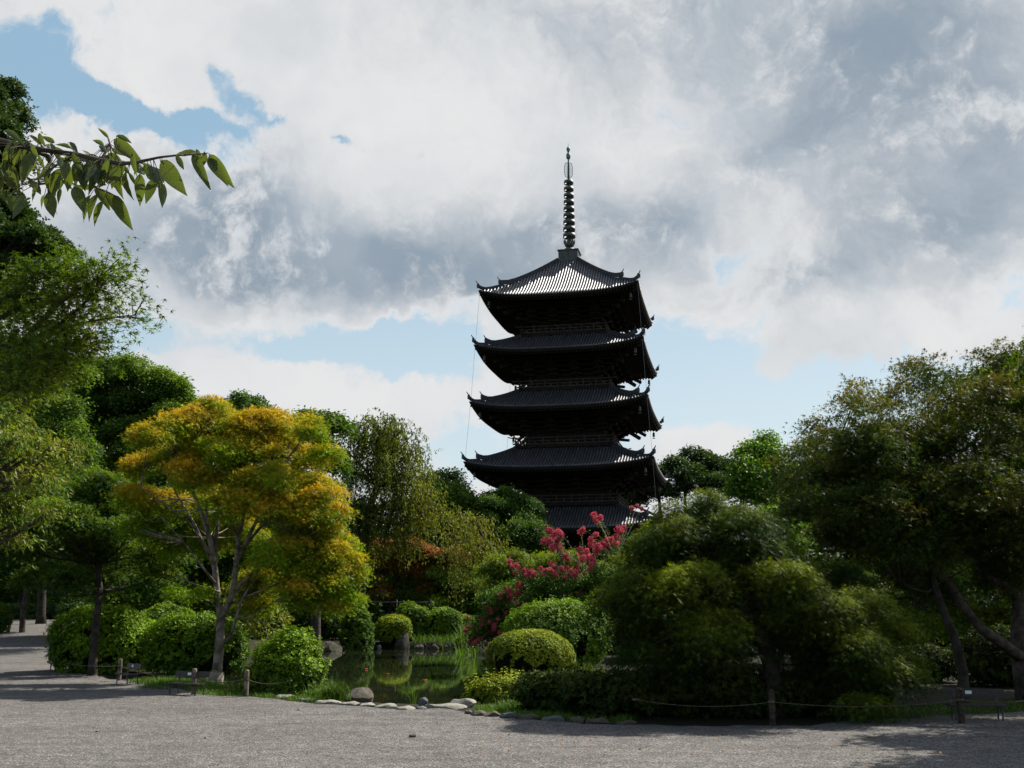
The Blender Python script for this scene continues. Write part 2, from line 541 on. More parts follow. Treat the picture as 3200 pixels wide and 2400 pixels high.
def polydist(x, y, P):
    """signed distance to a polygon, negative inside"""
    x = np.asarray(x, float); y = np.asarray(y, float)
    d = np.full(x.shape, 1e9); ins = np.zeros(x.shape, bool)
    for i in range(len(P)):
        ax, ay = P[i]; bx, by = P[(i + 1) % len(P)]
        ex, ey = bx - ax, by - ay
        t = np.clip(((x - ax) * ex + (y - ay) * ey) / (ex * ex + ey * ey), 0, 1)
        d = np.minimum(d, np.hypot(x - ax - t * ex, y - ay - t * ey))
        c = ((ay > y) != (by > y)) & (x < (bx - ax) * (y - ay) / (by - ay + 1e-12) + ax)
        ins ^= c
    return np.where(ins, -d, d)


WL = -0.34


def zg(x, y):
    x = np.asarray(x, float); y = np.asarray(y, float)
    z = sst(y, 42, 85) * 1.35 * sst(-x, 12, 20)
    d = polydist(x, y, POND)
    far = sst(y, 60, 78) * 0.15
    z = z + far - 1.1 * (1 - sst(d, -0.7, 0.25))
    und = 0.05 * np.sin(x * 0.9 + 1) * np.sin(y * 0.7) * sst(y, 28, 34) * sst(x, -15, -12)
    return z + und


def grid_mesh(xs, ys, zf, name):
    X, Y = np.meshgrid(xs, ys)
    Z = zf(X, Y)
    V = np.stack([X, Y, Z], -1).reshape(-1, 3)
    nx, ny = len(xs), len(ys)
    i = np.arange(nx * ny).reshape(ny, nx)
    a, b, c, d = i[:-1, :-1].ravel(), i[:-1, 1:].ravel(), i[1:, 1:].ravel(), i[1:, :-1].ravel()
    T = np.concatenate([np.stack([a, b, c], 1), np.stack([a, c, d], 1)])
    me = fast_tris(name, V, T)
    me.polygons.foreach_set('use_smooth', np.ones(len(T), bool))
    return me


xs = np.concatenate([[-3000, -900, -300, -120, -80, -60], np.arange(-45, -16, 0.5), np.arange(-16, 3, 0.3), np.arange(3, 45, 1.0), [60, 80, 120, 300, 900, 3000]])
ys = np.concatenate([[-3000, -600, -100, -20, 0, 8, 15], np.arange(18, 24, 1.0), np.arange(24, 79, 0.3), np.arange(79, 130, 1.5), [150, 200, 300, 600, 1500, 3000]])
tag(link('ground', grid_mesh(xs, ys, lambda x, y: zg(x, y) - 0.02, 'ground'), M['soil']), kind='structure')

# gravel court: near edge behind the camera, far edge along the planting
edge_px = [(470, 2141), (540, 2150), (620, 2163), (790, 2178), (900, 2192), (1000, 2201), (1100, 2208), (1250, 2217), (1400, 2217), (1460, 2228),
           (1560, 2240), (1700, 2255), (1900, 2266), (2100, 2270), (2500, 2270), (2650, 2255), (2900, 2240), (3300, 2222)]
EX = [-70, -36, -32, -23.3, -19.3, -16.2, -15.2, -14.2, -12.6]
EY = [86, 86, 82, 60, 50, 42, 38.6, 37.4, 35.2]
for a_ in edge_px:
    q = gp(*a_)
    EX.append(q[0]); EY.append(q[1])
EX += [22, 70]
EY += [27, 27]
GNX, GNY = 260, 90
gx = np.concatenate([np.linspace(-70, -36, 8), np.linspace(-35.8, 14, 232), np.linspace(15, 70, 18)])
ge = np.interp(gx, EX, EY)
ge = ge + 0.10 * np.sin(gx * 3.1) + 0.07 * np.sin(gx * 7.7 + 1)
tt = np.linspace(0, 1, GNY) ** 0.8
V = []
GX, TT = np.meshgrid(gx, tt)
GY = -25 + TT * (ge[None, :] + 25)
GZ = zg(GX, GY)
GZ = np.where(GY < 29, np.maximum(GZ, 0), GZ) + 0.012 + 0.05 * sst(GY, 36, 42)
V = np.stack([GX, GY, GZ], -1).reshape(-1, 3)
ii = np.arange(len(V)).reshape(GNY, len(gx))
a, b, c, d = ii[:-1, :-1].ravel(), ii[:-1, 1:].ravel(), ii[1:, 1:].ravel(), ii[1:, :-1].ravel()
tag(link('gravel_court', fast_tris('gravel_court', V, np.concatenate([np.stack([a, b, c], 1), np.stack([a, c, d], 1)])), M['gravel']), kind='structure')

# water
bmw = bmesh.new()
pp = POND.mean(0)
vs = []
PO = POND
for i in range(len(PO)):
    nrm = (PO[i] - pp) / np.linalg.norm(PO[i] - pp)
    vs.append(bmw.verts.new((PO[i][0] + nrm[0] * 0.25, PO[i][1] + nrm[1] * 0.25, WL)))
bmw.faces.new(vs)
bmesh.ops.triangulate(bmw, faces=bmw.faces[:])
mew = bpy.data.meshes.new('pond_water')
bmw.to_mesh(mew)
bmw.free()
tag(link('pond_water', mew, M['water']), kind='structure')

# ------------------------------------------------------------------ pagoda
PX, PY, PHI = 6.54, 117.8, R(-12.1)
pag = empty('pagoda', (PX, PY, 0), 'dark five-storey wooden pagoda with curved tiled roofs and tall bronze finial beyond the pond', 'pagoda', rz=PHI)
cP, sP = math.cos(PHI), math.sin(PHI)


def PL(o):                                  # pagoda parts are written in the pagoda's own frame
    o.matrix_parent_inverse = Matrix.Identity(4)
    return o


def side_rot(k, P):                         # side 0 faces the camera; others turn round the axis
    P = np.asarray(P, float)
    a = k * math.pi / 2
    c_, s_ = math.cos(a), math.sin(a)
    x, y = P[..., 0], P[..., 1]
    return np.stack([x * c_ - y * s_, x * s_ + y * c_, P[..., 2]], -1)


# eave half width, centre eave height, corner uplift, inner half width, height of the roof's top, body half width
ROOFS = [dict(e=10.05, z=10.25, up=0.75, a=5.3, zt=12.75, b=4.75),
         dict(e=9.71, z=16.45, up=0.78, a=5.1, zt=18.95, b=4.45),
         dict(e=9.26, z=22.75, up=0.80, a=4.95, zt=25.15, b=4.1),
         dict(e=8.91, z=28.90, up=0.82, a=4.75, zt=31.25, b=3.75),
         dict(e=8.53, z=34.90, up=0.85, a=1.15, zt=40.85, b=3.45)]
NAMES = ['lowest', 'second', 'third', 'fourth', 'topmost']


def roof_z(rf, r, u):
    s = np.clip((r - rf['a']) / (rf['e'] - rf['a']), 0, 1.05)
    p = 1.25 if rf['a'] > 2 else 1.22
    z = rf['z'] + (rf['zt'] - rf['z']) * np.clip(1 - s, 0, 1) ** p
    # slope kept alive at the eave
    z = z - 0.0
    t = np.clip(np.abs(u) / np.maximum(r, 0.01), 0, 1.0)
    return z + rf['up'] * t ** 3.4 * s ** 1.6


def unit_rib():
    return None


RIBS = 0
for ri, rf in enumerate(ROOFS):
    e, a_, b_ = rf['e'], rf['a'], rf['b']
    roof = MB(); eave = MB()
    nr, nu = 10, 40
    for k in range(4):
        V = []
        for i in range(nr + 1):
            r = a_ + (e - a_) * i / nr
            for j in range(nu + 1):
                u = r * (2 * j / nu - 1)
                V.append((u, -r, roof_z(rf, r, u)))
        F = [(i * (nu + 1) + j, (i + 1) * (nu + 1) + j, (i + 1) * (nu + 1) + j + 1, i * (nu + 1) + j + 1) for i in range(nr) for j in range(nu)]
        roof.add(side_rot(k, V), F, True)
        # board under the tile edge, then the underside back to the wall
        V = []
        for (rr, dz) in ((e, -0.004), (e, -0.10), (e - 0.12, -0.30)):
            for j in range(nu + 1):
                u = rr * (2 * j / nu - 1)
                V.append((u, -rr, roof_z(rf, e, u * e / rr) + dz))
        rin = b_ - 0.3
        for j in range(nu + 1):
            u = rin * (2 * j / nu - 1)
            V.append((u, -rin, rf['z'] - 0.30 + (e - rin) * 0.17))
        F = [(i * (nu + 1) + j, (i + 1) * (nu + 1) + j, (i + 1) * (nu + 1) + j + 1, i * (nu + 1) + j + 1) for i in range(3) for j in range(nu)]
        eave.add(side_rot(k, V), F, False)
    ro = PL(roof.build('roof', M['tile_pan'], pag))
    ro['label'] = NAMES[ri] + ' roof of grey tiles with upturned corners'
    RO = ro
    def sub(mb, name, mat, kind=None):
        o = mb.build(name, mat)
        o.parent = RO
        o.matrix_parent_inverse = Matrix.Identity(4)
        if kind: o['kind'] = kind
        return o
    sub(eave, 'eave', M['wood'])
    # rolls of tile: every row facing the camera is a piece, the other three sides are joined
    sp = 0.305
    nrib = int((e - 0.15) / sp)
    rest = MB()
    for k in range(4):
        for j in range(-nrib, nrib + 1):
            u = j * sp
            r0 = max(a_, abs(u) + 0.12)
            if e - r0 < 0.2: continue
            npt = 6
            rr = np.linspace(r0, e + 0.06, npt)
            pth = np.array([(u, -q, roof_z(rf, min(q, e), u) + 0.02) for q in rr])
            n = 5
            V = []; F = []
            for i, p in enumerate(pth):
                for m_ in range(n):
                    t = math.pi * m_ / (n - 1)
                    V.append((p[0] + 0.092 * math.cos(t), p[1], p[2] + 0.125 * math.sin(t) - 0.01))
            for i in range(npt - 1):
                for m_ in range(n - 1):
                    F.append((i * n + m_, i * n + m_ + 1, (i + 1) * n + m_ + 1, (i + 1) * n + m_))
            F.append(tuple((npt - 1) * n + m_ for m_ in range(n)))
            if k == 0 and (RIBS < 296):
                mb = MB().add(V, F, True)
                sub(mb, 'tile_roll', M['tile'])
                RIBS += 1
            else:
                rest.add(side_rot(k, V), F, True)
    sub(rest, 'tile_rolls', M['tile'], 'stuff')
    # hip ridges in two steps, each with an end tile and upswept horn
    for k in range(4):
        hip = MB()
        for (f0, f1, w, h, raise_) in ((0.0, 0.74, 0.34, 0.42, 0.20), (0.70, 1.0, 0.30, 0.26, 0.12)):
            pts = []
            for s in np.linspace(f0, f1, 9):
                r = a_ + (e - a_) * s
                lift = raise_ + 0.30 * max(0, (s - (f1 - 0.18 * (f1 - f0 + .3))) / (0.18 * (f1 - f0 + .3))) ** 2
                pts.append((r, -r, float(roof_z(rf, r, r)) + lift))
            for i in range(len(pts) - 1):
                hip.beam(pts[i], np.array(pts[i + 1]) + (np.array(pts[i + 1]) - np.array(pts[i])) * 0.04, w, h)
            p = np.array(pts[-1]); dd = np.array((0.7071, -0.7071, 0))
            hip.box(p + dd * 0.05 + np.array((0, 0, 0.04)), (0.10, 0.36, 0.42), rz=-math.pi / 4)
            hip.tube([p + dd * 0.02 + (0, 0, 0.22), p + dd * 0.12 + (0, 0, 0.33), p + dd * 0.24 + (0, 0, 0.44), p + dd * 0.30 + (0, 0, 0.56)],
                     [0.075, 0.06, 0.045, 0.05], 6)
        V = side_rot(k, hip.v)
        h2 = MB().add(V, hip.f, False)
        sub(h2, 'hip_ridge', M['tile_pan'])
    # rafters: two rows of square ends, closely spaced under every eave
    raf = MB()
    for k in range(4):
        m2 = MB()
        for j in range(-int(e / 0.33), int(e / 0.33) + 1):
            u = j * 0.33
            for (ro_, ri_, dz, w) in ((e - 0.22, e - 1.9, -0.42, 0.14), (e - 1.5, b_, -0.60, 0.15)):
                if abs(u) > ro_ - 0.05: continue
                rin = max(ri_, abs(u) + 0.02)
                if ro_ - rin < 0.2: continue
                z1 = float(roof_z(rf, e, u * e / max(ro_, 1))) + dz + (0.10 if ro_ < e - 1 else 0)
                z0 = z1 * 0 + rf['z'] + dz + (z1 - rf['z'] - dz) * 0.4 + (ro_ - rin) * 0.17
                m2.beam((u, -ro_, z1), (u, -rin, z0), w, 0.17)
        raf.add(side_rot(k, m2.v), m2.f)
    sub(raf, 'rafters', M['wood'], 'stuff')
    # corner beams with raised noses, cantilever arms stepping out under them
    for k in range(4):
        cb = MB()
        zc = rf['z'] + rf['up']
        cb.beam((b_, -b_, rf['z'] - 0.15), (e - 0.35, -(e - 0.35), zc - 0.50), 0.30, 0.36)
        cb.beam((e - 1.5, -(e - 1.5), zc - 0.62), (e - 0.16, -(e - 0.16), zc - 0.42), 0.26, 0.24)
        cb.beam((b_ - 0.3, -(b_ - 0.3), rf['z'] + 0.55), (b_ + 2.75, -(b_ + 2.75), rf['z'] - 1.15), 0.30, 0.34)
        cb.beam((b_ - 0.3, -(b_ - 0.3), rf['z'] + 1.15), (b_ + 3.35, -(b_ + 3.35), rf['z'] - 0.72), 0.26, 0.30)
        cb.beam((b_, -b_, rf['z'] - 1.55), (b_ + 1.6, -(b_ + 1.6), rf['z'] - 1.50), 0.28, 0.28)
        cb = MB().add(side_rot(k, cb.v), cb.f)
        sub(cb, 'corner_beam', M['wood'])
        # green copper cap on the nose of each corner beam
        cap = MB()
        nn = MB().box((e - 0.62, -(e - 0.62), zc - 0.20), (0.34, 0.30, 0.07), rz=-math.pi / 4)
        cap.add(side_rot(k, nn.v), nn.f)
        sub(cap, 'copper_cap', M['verdigris'])
    # brackets in three steps over every column, with purlins joining them
    br = MB()
    for k in range(4):
        m2 = MB()
        for cx in (-b_, -b_ / 3, b_ / 3, b_):
            for st in range(3):
                out = 0.55 + 0.62 * st
                z = rf['z'] - 1.75 + 0.42 * st
                m2.box((cx, -(b_ + out / 2), z), (0.24, out, 0.24))
                m2.box((cx, -(b_ + out), z + 0.22), (0.36, 0.34, 0.18))
                m2.box((cx, -(b_ + out - 0.05), z + 0.02), (1.25 - 0.1 * st, 0.2, 0.2))
            m2.beam((cx, -b_ + 0.3, rf['z'] + 0.5), (cx, -(b_ + 2.5), rf['z'] - 0.62), 0.2, 0.24)
        for st in range(3):
            out = 0.5 + 0.62 * st
            z = rf['z'] - 1.40 + 0.42 * st
            m2.box((0, -(b_ + out), z), (2 * (b_ + out) + 0.9, 0.2, 0.2))
        m2.box((0, -(b_ + 2.45), rf['z'] - 0.36), (2 * (b_ + 2.45) + 1.2, 0.24, 0.26))
        br.add(side_rot(k, m2.v), m2.f)
    sub(br, 'bracket', M['wood'])
    # storey wall below this roof, with columns, rails and the doorway in the middle bay
    zb = 0.9 if ri == 0 else ROOFS[ri - 1]['zt'] - 0.3
    st = MB()
    st.box((0, 0, (zb + rf['z'] + 0.6) / 2), (2 * b_ - 0.2, 2 * b_ - 0.2, rf['z'] + 0.6 - zb))
    sto = PL(st.build('storey_wall', M['wood'], pag))
    def stp(mb, name):
        o = mb.build(name, M['wood']); o.parent = sto; o.matrix_parent_inverse = Matrix.Identity(4)
    for k in range(4):
        for cx in (-b_, -b_ / 3, b_ / 3):
            m2 = MB().tube([(cx, -b_, zb), (cx, -b_, rf['z'] - 1.6)], 0.22, 10)
            stp(MB().add(side_rot(k, m2.v), m2.f, True), 'column')
        m3 = MB()
        for z in (rf['z'] - 1.85, rf['z'] - 2.6, zb + 0.55 if ri else 1.3):
            m3 = MB().box((0, -(b_ + 0.06), z), (2 * b_ + 0.3, 0.22, 0.2))
            stp(MB().add(side_rot(k, m3.v), m3.f), 'wall_rail')
        zd0, zd1 = (zb + 0.7 if ri else 1.0), rf['z'] - 2.72
        for sx in (-1, 1):
            if zd1 - zd0 < 0.5: continue
            m4 = MB().box((sx * b_ / 6.2, -(b_ + 0.02), (zd0 + zd1) / 2), (b_ / 3.3, 0.12, zd1 - zd0))
            stp(MB().add(side_rot(k, m4.v), m4.f), 'door')
    # balcony and railing above this roof
    if ri < 4:
        z0 = rf['zt']
        bh = ROOFS[ri + 1]['b'] + 1.15
        bal = MB()
        for k in range(4):
            m2 = MB()
            m2.box((0, -(bh - 0.35), z0 - 0.02), (2 * bh - 0.5, 0.22, 0.34))
            m2.box((0, -(bh - 0.10), z0 + 0.26), (2 * bh + 0.3, 0.30, 0.20))
            m2.box((0, -(bh - 0.75), z0 + 0.41), (2 * bh, 1.5, 0.09))
            for cx in np.linspace(-bh + 0.3, bh - 0.3, 9):
                m2.box((cx, -(bh - 0.2), z0 + 0.10), (0.30, 0.5, 0.16))
            bal.add(side_rot(k, m2.v), m2.f)
        bo = PL(bal.build('balcony', M['wood'], pag))
        for k in range(4):
            m2 = MB()
            zf = z0 + 0.455
            for (hz, hh, ext) in ((0.10, 0.13, 0.35), (0.42, 0.09, 0.35), (0.76, 0.10, 0.55)):
                m2.box((0, -(bh - 0.05), zf + hz), (2 * (bh + ext - 0.35) + 0.5, 0.10, hh))
            for sx in (-1, 1):
                m2.beam((sx * (bh + 0.35), -(bh - 0.05), zf + 0.76), (sx * (bh + 0.75), -(bh - 0.05), zf + 0.86), 0.1, 0.1)
            for cx in np.linspace(-bh + 0.05, bh - 0.05, 8):
                m2.box((cx, -(bh - 0.05), zf + 0.37), (0.11, 0.11, 0.74))
            for cx in np.linspace(-bh + 0.6, bh - 0.6, 7):
                m2.box((cx, -(bh - 0.05), zf + 0.27), (0.16, 0.12, 0.28))
            o = MB().add(side_rot(k, m2.v), m2.f).build('railing', M['rail'])
            o.parent = bo; o.matrix_parent_inverse = Matrix.Identity(4)

pod = MB()
pod.box((0, 0, 0.45), (13.4, 13.4, 0.9))
PL(pod.build('stone_podium', M['stone_grey'], pag))


def zf(yc):
    y = 420 + yc / 3.77
    return CH + PY * math.tan(PITCH + math.atan((1200 - y) / FPX))


fb = MB()
zb0, zb1 = 40.8, zf(1388)
fb.box((0, 0, (zb0 + zb1) / 2 - 0.05), (2.2, 2.2, zb1 - zb0))
fb.box((0, 0, zb1 - 0.05), (2.42, 2.42, 0.10))
fb.box((0, 0, zb0 + 0.05), (2.36, 2.36, 0.18))
for k in range(4):
    for sx in (-0.72, 0.0, 0.72):
        m2 = MB().box((sx, -1.115, (zb0 + zb1) / 2), (0.06, 0.05, zb1 - zb0 - 0.25))
        fb.add(side_rot(k, m2.v), m2.f)
fin_ = PL(fb.build('finial_base', M['bronze'], pag))


def FP(mb, name, mat, lab=None):
    o = PL(mb.build(name, mat, pag))
    if lab: o['label'] = lab
    return o


h = zf(1335) - zb1
FP(MB().lathe([(0.74, 0), (0.74, 0.06), (0.70, 0.2), (0.62, h * 0.6), (0.44, h * 0.86), (0.2, h)], (0, 0, zb1), 20), 'finial_bowl', M['bronze'])
lo = MB()
z0, z1 = zf(1337), zf(1243)
lo.lathe([(0.14, 0), (0.34, 0.05), (0.52, 0.22), (0.56, (z1 - z0) * 0.5), (0.50, (z1 - z0) * 0.5), (0.12, 0.3)], (0, 0, z0), 18)
for i in range(8):
    t = i * math.pi / 4
    d = np.array((math.cos(t), math.sin(t), 0)); s_ = np.array((-math.sin(t), math.cos(t), 0))
    P = lambda r, q, z: d * r + s_ * q + np.array((0, 0, z))
    H = z1 - z0
    V = [P(0.5, -0.17, z0 + H * 0.25), P(0.5, 0.17, z0 + H * 0.25), P(0.64, 0.20, z0 + H * 0.62), P(0.66, 0.0, z0 + H * 1.0), P(0.64, -0.20, z0 + H * 0.62)]
    V2 = [v - d * 0.06 for v in V]
    lo.add(V + V2, [(0, 1, 2, 3, 4), (9, 8, 7, 6, 5), (0, 5, 6, 1), (1, 6, 7, 2), (2, 7, 8, 3), (3, 8, 9, 4), (4, 9, 5, 0)])
FP(lo, 'finial_lotus', M['bronze'])
FP(MB().tube([(0, 0, zf(1260)), (0, 0, zf(900)), (0, 0, zf(520)), (0, 0, zf(300)), (0, 0, zf(200))], [0.21, 0.17, 0.14, 0.09, 0.06], 12), 'finial_mast', M['bronze'])
ring_y = np.linspace(1197, 568, 9)
for i, yc in enumerate(ring_y):
    ro_ = 0.71 - 0.17 * i / 8
    hz = 0.42 - 0.05 * i / 8
    zc = zf(yc)
    mb = MB()
    mb.lathe([(ro_ - 0.07, -hz / 2), (ro_, -hz / 2), (ro_, hz / 2), (ro_ - 0.07, hz / 2), (ro_ - 0.07, -hz / 2)], (0, 0, zc), 28)
    mb.lathe([(0.16, -hz / 2), (0.24, -hz / 2), (0.24, hz / 2), (0.16, hz / 2)], (0, 0, zc), 12)
    for q in range(4):
        t = q * math.pi / 2 + 0.4
        mb.beam((0.2 * math.cos(t), 0.2 * math.sin(t), zc), (ro_ * math.cos(t), ro_ * math.sin(t), zc), 0.08, 0.12)
    FP(mb, 'finial_ring', M['bronze'])
for k in range(4):                           # openwork flame plates
    mb = MB()
    t = k * math.pi / 2 + 0.35
    d = np.array((math.cos(t), math.sin(t), 0))
    z0, z1 = zf(508), zf(332)
    out = [d * 0.12 + (0, 0, z0), d * 0.36 + (0, 0, z0 + 0.12), d * 0.46 + (0, 0, z0 + 0.4), d * 0.46 + (0, 0, z1 - 0.5), d * 0.38 + (0, 0, z1 - 0.15), d * 0.14 + (0, 0, z1)]
    mb.tube(out, 0.035, 5)
    for q in np.linspace(0.08, 0.92, 9):
        z = z0 + (z1 - z0) * q
        mb.tube([d * 0.12 + (0, 0, z), d * 0.24 + (0, 0, z + 0.13), d * 0.34 + (0, 0, z - 0.02), d * 0.43 + (0, 0, z + 0.08)], 0.024, 4)
    FP(mb, 'finial_flame', M['verdigris'])
zg0, zg1 = zf(292), zf(218)
FP(MB().lathe([(0.08, 0), (0.22, 0.06), (0.26, (zg1 - zg0) * 0.45), (0.24, (zg1 - zg0) * 0.8), (0.1, zg1 - zg0)], (0, 0, zg0), 16), 'finial_globe', M['verdigris'])
zj0, zj1 = zf(205), zf(138)
FP(MB().lathe([(0.1, -0.1), (0.12, 0), (0.23, (zj1 - zj0) * 0.35), (0.21, (zj1 - zj0) * 0.6), (0.1, (zj1 - zj0) * 0.85), (0.0, zj1 - zj0)], (0, 0, zj0), 16), 'finial_jewel', M['verdigris'])
FP(MB().tube([(0, 0, zj1 - 0.05), (0, 0, zf(85))], [0.03, 0.012], 5), 'lightning_rod', M['cable'])
wm = MB()
for k in (0, 1, 3):                          # earth cables running down past the corners
    pts = []
    for rf in ROOFS[::-1]:
        pts.append((-(rf['e'] - 0.15), -(rf['e'] - 0.15), rf['z'] + rf['up'] + 0.1))
    pts.append((-10.4, -10.4, 0))
    wm.add(side_rot(k, MB().tube(pts, 0.012, 4).v), MB().tube(pts, 0.012, 4).f)
FP(wm, 'earth_cable', M['cable'])


def ploc(x, y, z):
    return (PX + x * cP - y * sP, PY + x * sP + y * cP, z)


bell_me = MB()
bell_me.tube([(0, 0, 0), (0, 0, -0.28)], 0.015, 4)
bell_me.lathe([(0.0, -0.28), (0.09, -0.30), (0.13, -0.40), (0.135, -0.70), (0.16, -0.80), (0.13, -0.80), (0.1, -0.72)], (0, 0, 0), 12)
clap = MB()
clap.tube([(0, 0, -0.7), (0, 0, -0.93)], 0.012, 4)
clap.add([(-0.2, 0, -1.0), (-0.06, 0, -0.92), (0.06, 0, -0.92), (0.2, 0, -1.0), (0.05, 0, -1.03), (-0.05, 0, -1.03), (-0.2, 0.02, -1.0), (-0.06, 0.02, -0.92), (0.06, 0.02, -0.92), (0.2, 0.02, -1.0), (0.05, 0.02, -1.03), (-0.05, 0.02, -1.03)],
         [(0, 1, 2, 3, 4, 5), (11, 10, 9, 8, 7, 6), (0, 6, 7, 1), (1, 7, 8, 2), (2, 8, 9, 3), (3, 9, 10, 4), (4, 10, 11, 5), (5, 11, 6, 0)])
bme, cme = bell_me.mesh('wind_bell'), clap.mesh('clapper')
bme.materials.append(M['bronze']); cme.materials.append(M['bronze'])
for ri, rf in enumerate(ROOFS):
    for (sx, sy, nm) in ((-1, -1, 'left front'), (1, -1, 'right front'), (1, 1, 'right rear'), (-1, 1, 'left rear')):
        if ri == 0: continue
        q = rf['e'] - 0.95
        loc = ploc(sx * q, sy * q, rf['z'] + rf['up'] - 0.75)
        o = bpy.data.objects.new('wind_bell', bme)
        COL.objects.link(o)
        o.location = loc
        o.rotation_euler = (0, 0, PHI)
        tag(o, 'small bronze bell under the %s corner of the %s pagoda roof' % (nm, ['lowest', 'second lowest', 'middle', 'second highest', 'highest'][ri]), 'bell', 'bells hanging from the pagoda eaves')
        instance('clapper', cme, o, (0, 0, 0))
# ------------------------------------------------------------------ foliage kit
def leaf_t(w=0.30, fold=0.06, drop=0.08):
    V = np.array([(0, 0, 0), (0.42, w, fold), (1, 0, -drop), (0.42, -w, fold)], float)
    return V, np.array([(0, 1, 2), (0, 2, 3)])


def star_t(n=5, spread=50, w=0.13):
    V = []; T = []
    for i in range(n):
        a = R((i - (n - 1) / 2) * spread)
        L = (1.0, 0.86, 0.55)[int(abs(i - (n - 1) / 2) + 0.01)] if n >= 3 else 1
        d = np.array((math.cos(a), math.sin(a), 0)); s = np.array((-math.sin(a), math.cos(a), 0))
        k = len(V)
        V += [d * -0.04 - s * w * L, d * L + np.array((0, 0, -0.16 * L)), d * -0.04 + s * w * L + np.array((0, 0, 0.02))]
        T.append((k, k + 1, k + 2))
    return np.array(V, float), np.array(T)


def sprig_t(n=5, w=0.26, tilt=0.55, stem=0.0):
    V = []; T = []
    for i in range(n):
        a = 2 * math.pi * i / n + 0.4 * (i % 2)
        tl = tilt * (1 - 0.45 * (i % 2))
        d = np.array((math.cos(a) * math.cos(tl), math.sin(a) * math.cos(tl), math.sin(tl)))
        s = np.array((-math.sin(a), math.cos(a), 0))
        u = np.cross(d, s)
        k = len(V)
        o = np.array((0, 0, stem * i / n))
        V += [o, o + d * 0.45 + s * w - u * 0.03, o + d, o + d * 0.45 - s * w - u * 0.03]
        T += [(k, k + 1, k + 2), (k, k + 2, k + 3)]
    return np.array(V, float), np.array(T)


def droop_t(n=3, w=0.15):
    V = []; T = []
    for i in range(n):
        a = 2 * math.pi * i / n
        d = np.array((1, 0.32 * math.cos(a), 0.32 * math.sin(a))); d /= np.linalg.norm(d)
        s = np.cross(d, (0, math.sin(a), -math.cos(a))); s /= np.linalg.norm(s)
        k = len(V)
        o = np.array((-0.3 * i, 0, 0))
        V += [o, o + d * 0.4 + s * w, o + d, o + d * 0.4 - s * w]
        T += [(k, k + 1, k + 2), (k, k + 2, k + 3)]
    return np.array(V, float), np.array(T)


LEAF = dict(kite=leaf_t(), slim=leaf_t(0.17), broad=leaf_t(0.36), star=star_t(5), star3=star_t(3, 62, 0.17), lace=star_t(5, 30, 0.05),
            sprig=sprig_t(), sprig4=sprig_t(4, 0.30, 0.5), shoot=sprig_t(6, 0.2, 0.7, 1.6), droop=droop_t(), spray=sprig_t(3, 0.30, 0.15))


def vnoise(P, sc, seed):
    r = np.random.default_rng(seed)
    o = np.zeros(len(P))
    for i in range(5):
        k = r.normal(size=3) * sc
        o += np.sin(P @ k + r.uniform(0, 6.28)) / 5
    return o * 1.6


def nrmz(v): return v / (np.linalg.norm(v, axis=-1, keepdims=True) + 1e-9)


def leaves_mesh(name, P, N, T, S, tmpl, hue):
    V0, F0 = LEAF[tmpl]
    N = nrmz(N)
    T = nrmz(T - N * (T * N).sum(1, keepdims=True))
    B = np.cross(N, T)
    Rm = np.stack([T, B, N], 2)
    V = P[:, None, :] + np.einsum('nij,kj->nki', Rm, V0) * S[:, None, None]
    k = len(V0)
    F = (F0[None] + (np.arange(len(P)) * k)[:, None, None]).reshape(-1, 3)
    return fast_tris(name, V.reshape(-1, 3), F, np.repeat(np.clip(hue, 0, 1), k))


TOTAL = 0


def clump_cloud(lobes, cs, dens, seed, shell=0.5, low=0.5, pad=2.3, padflat=0.42, fill=0.24):
    """spray positions: every lobe carries layered pads of foliage with gaps between them"""
    r = np.random.default_rng(seed)
    out = []; outd = []; ids = []; pid = []
    np_ = 0
    for li, (cx, cy, cz, rx, ry, rz) in enumerate(lobes):
        area = (rx * ry + rx * rz + ry * rz) / 3
        n = max(8, int(dens * area * 4.2 / cs ** 2))
        pr = min(pad * cs, 0.62 * min(rx, ry))
        npad = max(3, int(1.35 * 4.2 * area / (pr * pr * 2.0)))
        d = nrmz(r.normal(size=(npad * 2, 3)))
        d = d[(d[:, 2] > -0.35) | (r.random(len(d)) < low * 0.7)][:npad]
        f = shell + (1 - shell) * np.sqrt(r.random(len(d)))
        f *= 1 + 0.28 * vnoise(d * 3 + li, 1.2, seed + li)
        f *= np.where(r.random(len(d)) < 0.10, r.uniform(1.08, 1.25, len(d)), 1.0)
        PC = np.array((cx, cy, cz)) + d * f[:, None] * np.array((rx, ry, rz))
        PR = pr * r.uniform(0.55, 1.25, len(d))
        w = PR ** 2; w /= w.sum()
        k = r.choice(len(d), n, p=w)
        e = nrmz(r.normal(size=(n, 3)))
        e[:, 2] = np.where((e[:, 2] < -0.15) & (r.random(n) < 0.75), -e[:, 2], e[:, 2])
        rad = 0.55 + 0.45 * np.sqrt(r.random(n))
        lean = d[k].copy(); lean[:, 2] = 0
        off = e * (rad * PR[k])[:, None] * np.array((1, 1, padflat))
        off[:, 2] -= 0.35 * (off * lean).sum(1)
        P = PC[k] + off
        D = 0.55 * d[k] * f[k][:, None] + 0.55 * e * rad[:, None]
        # a few sprays scattered through the inside
        mf = int(n * fill)
        di = nrmz(r.normal(size=(mf, 3))) * r.random(mf)[:, None] ** 0.5 * 0.8
        P = np.concatenate([P, np.array((cx, cy, cz)) + di * np.array((rx, ry, rz))])
        D = np.concatenate([D, di * 0.5])
        out.append(P); outd.append(D); ids += [li] * len(P)
        pid.append(np.concatenate([k + np_, np.full(mf, np_)])); np_ += len(d)
    pr_ = r.normal(size=np_ + 1)
    return np.concatenate(out), np.concatenate(outd), np.array(ids), pr_[np.concatenate(pid)]


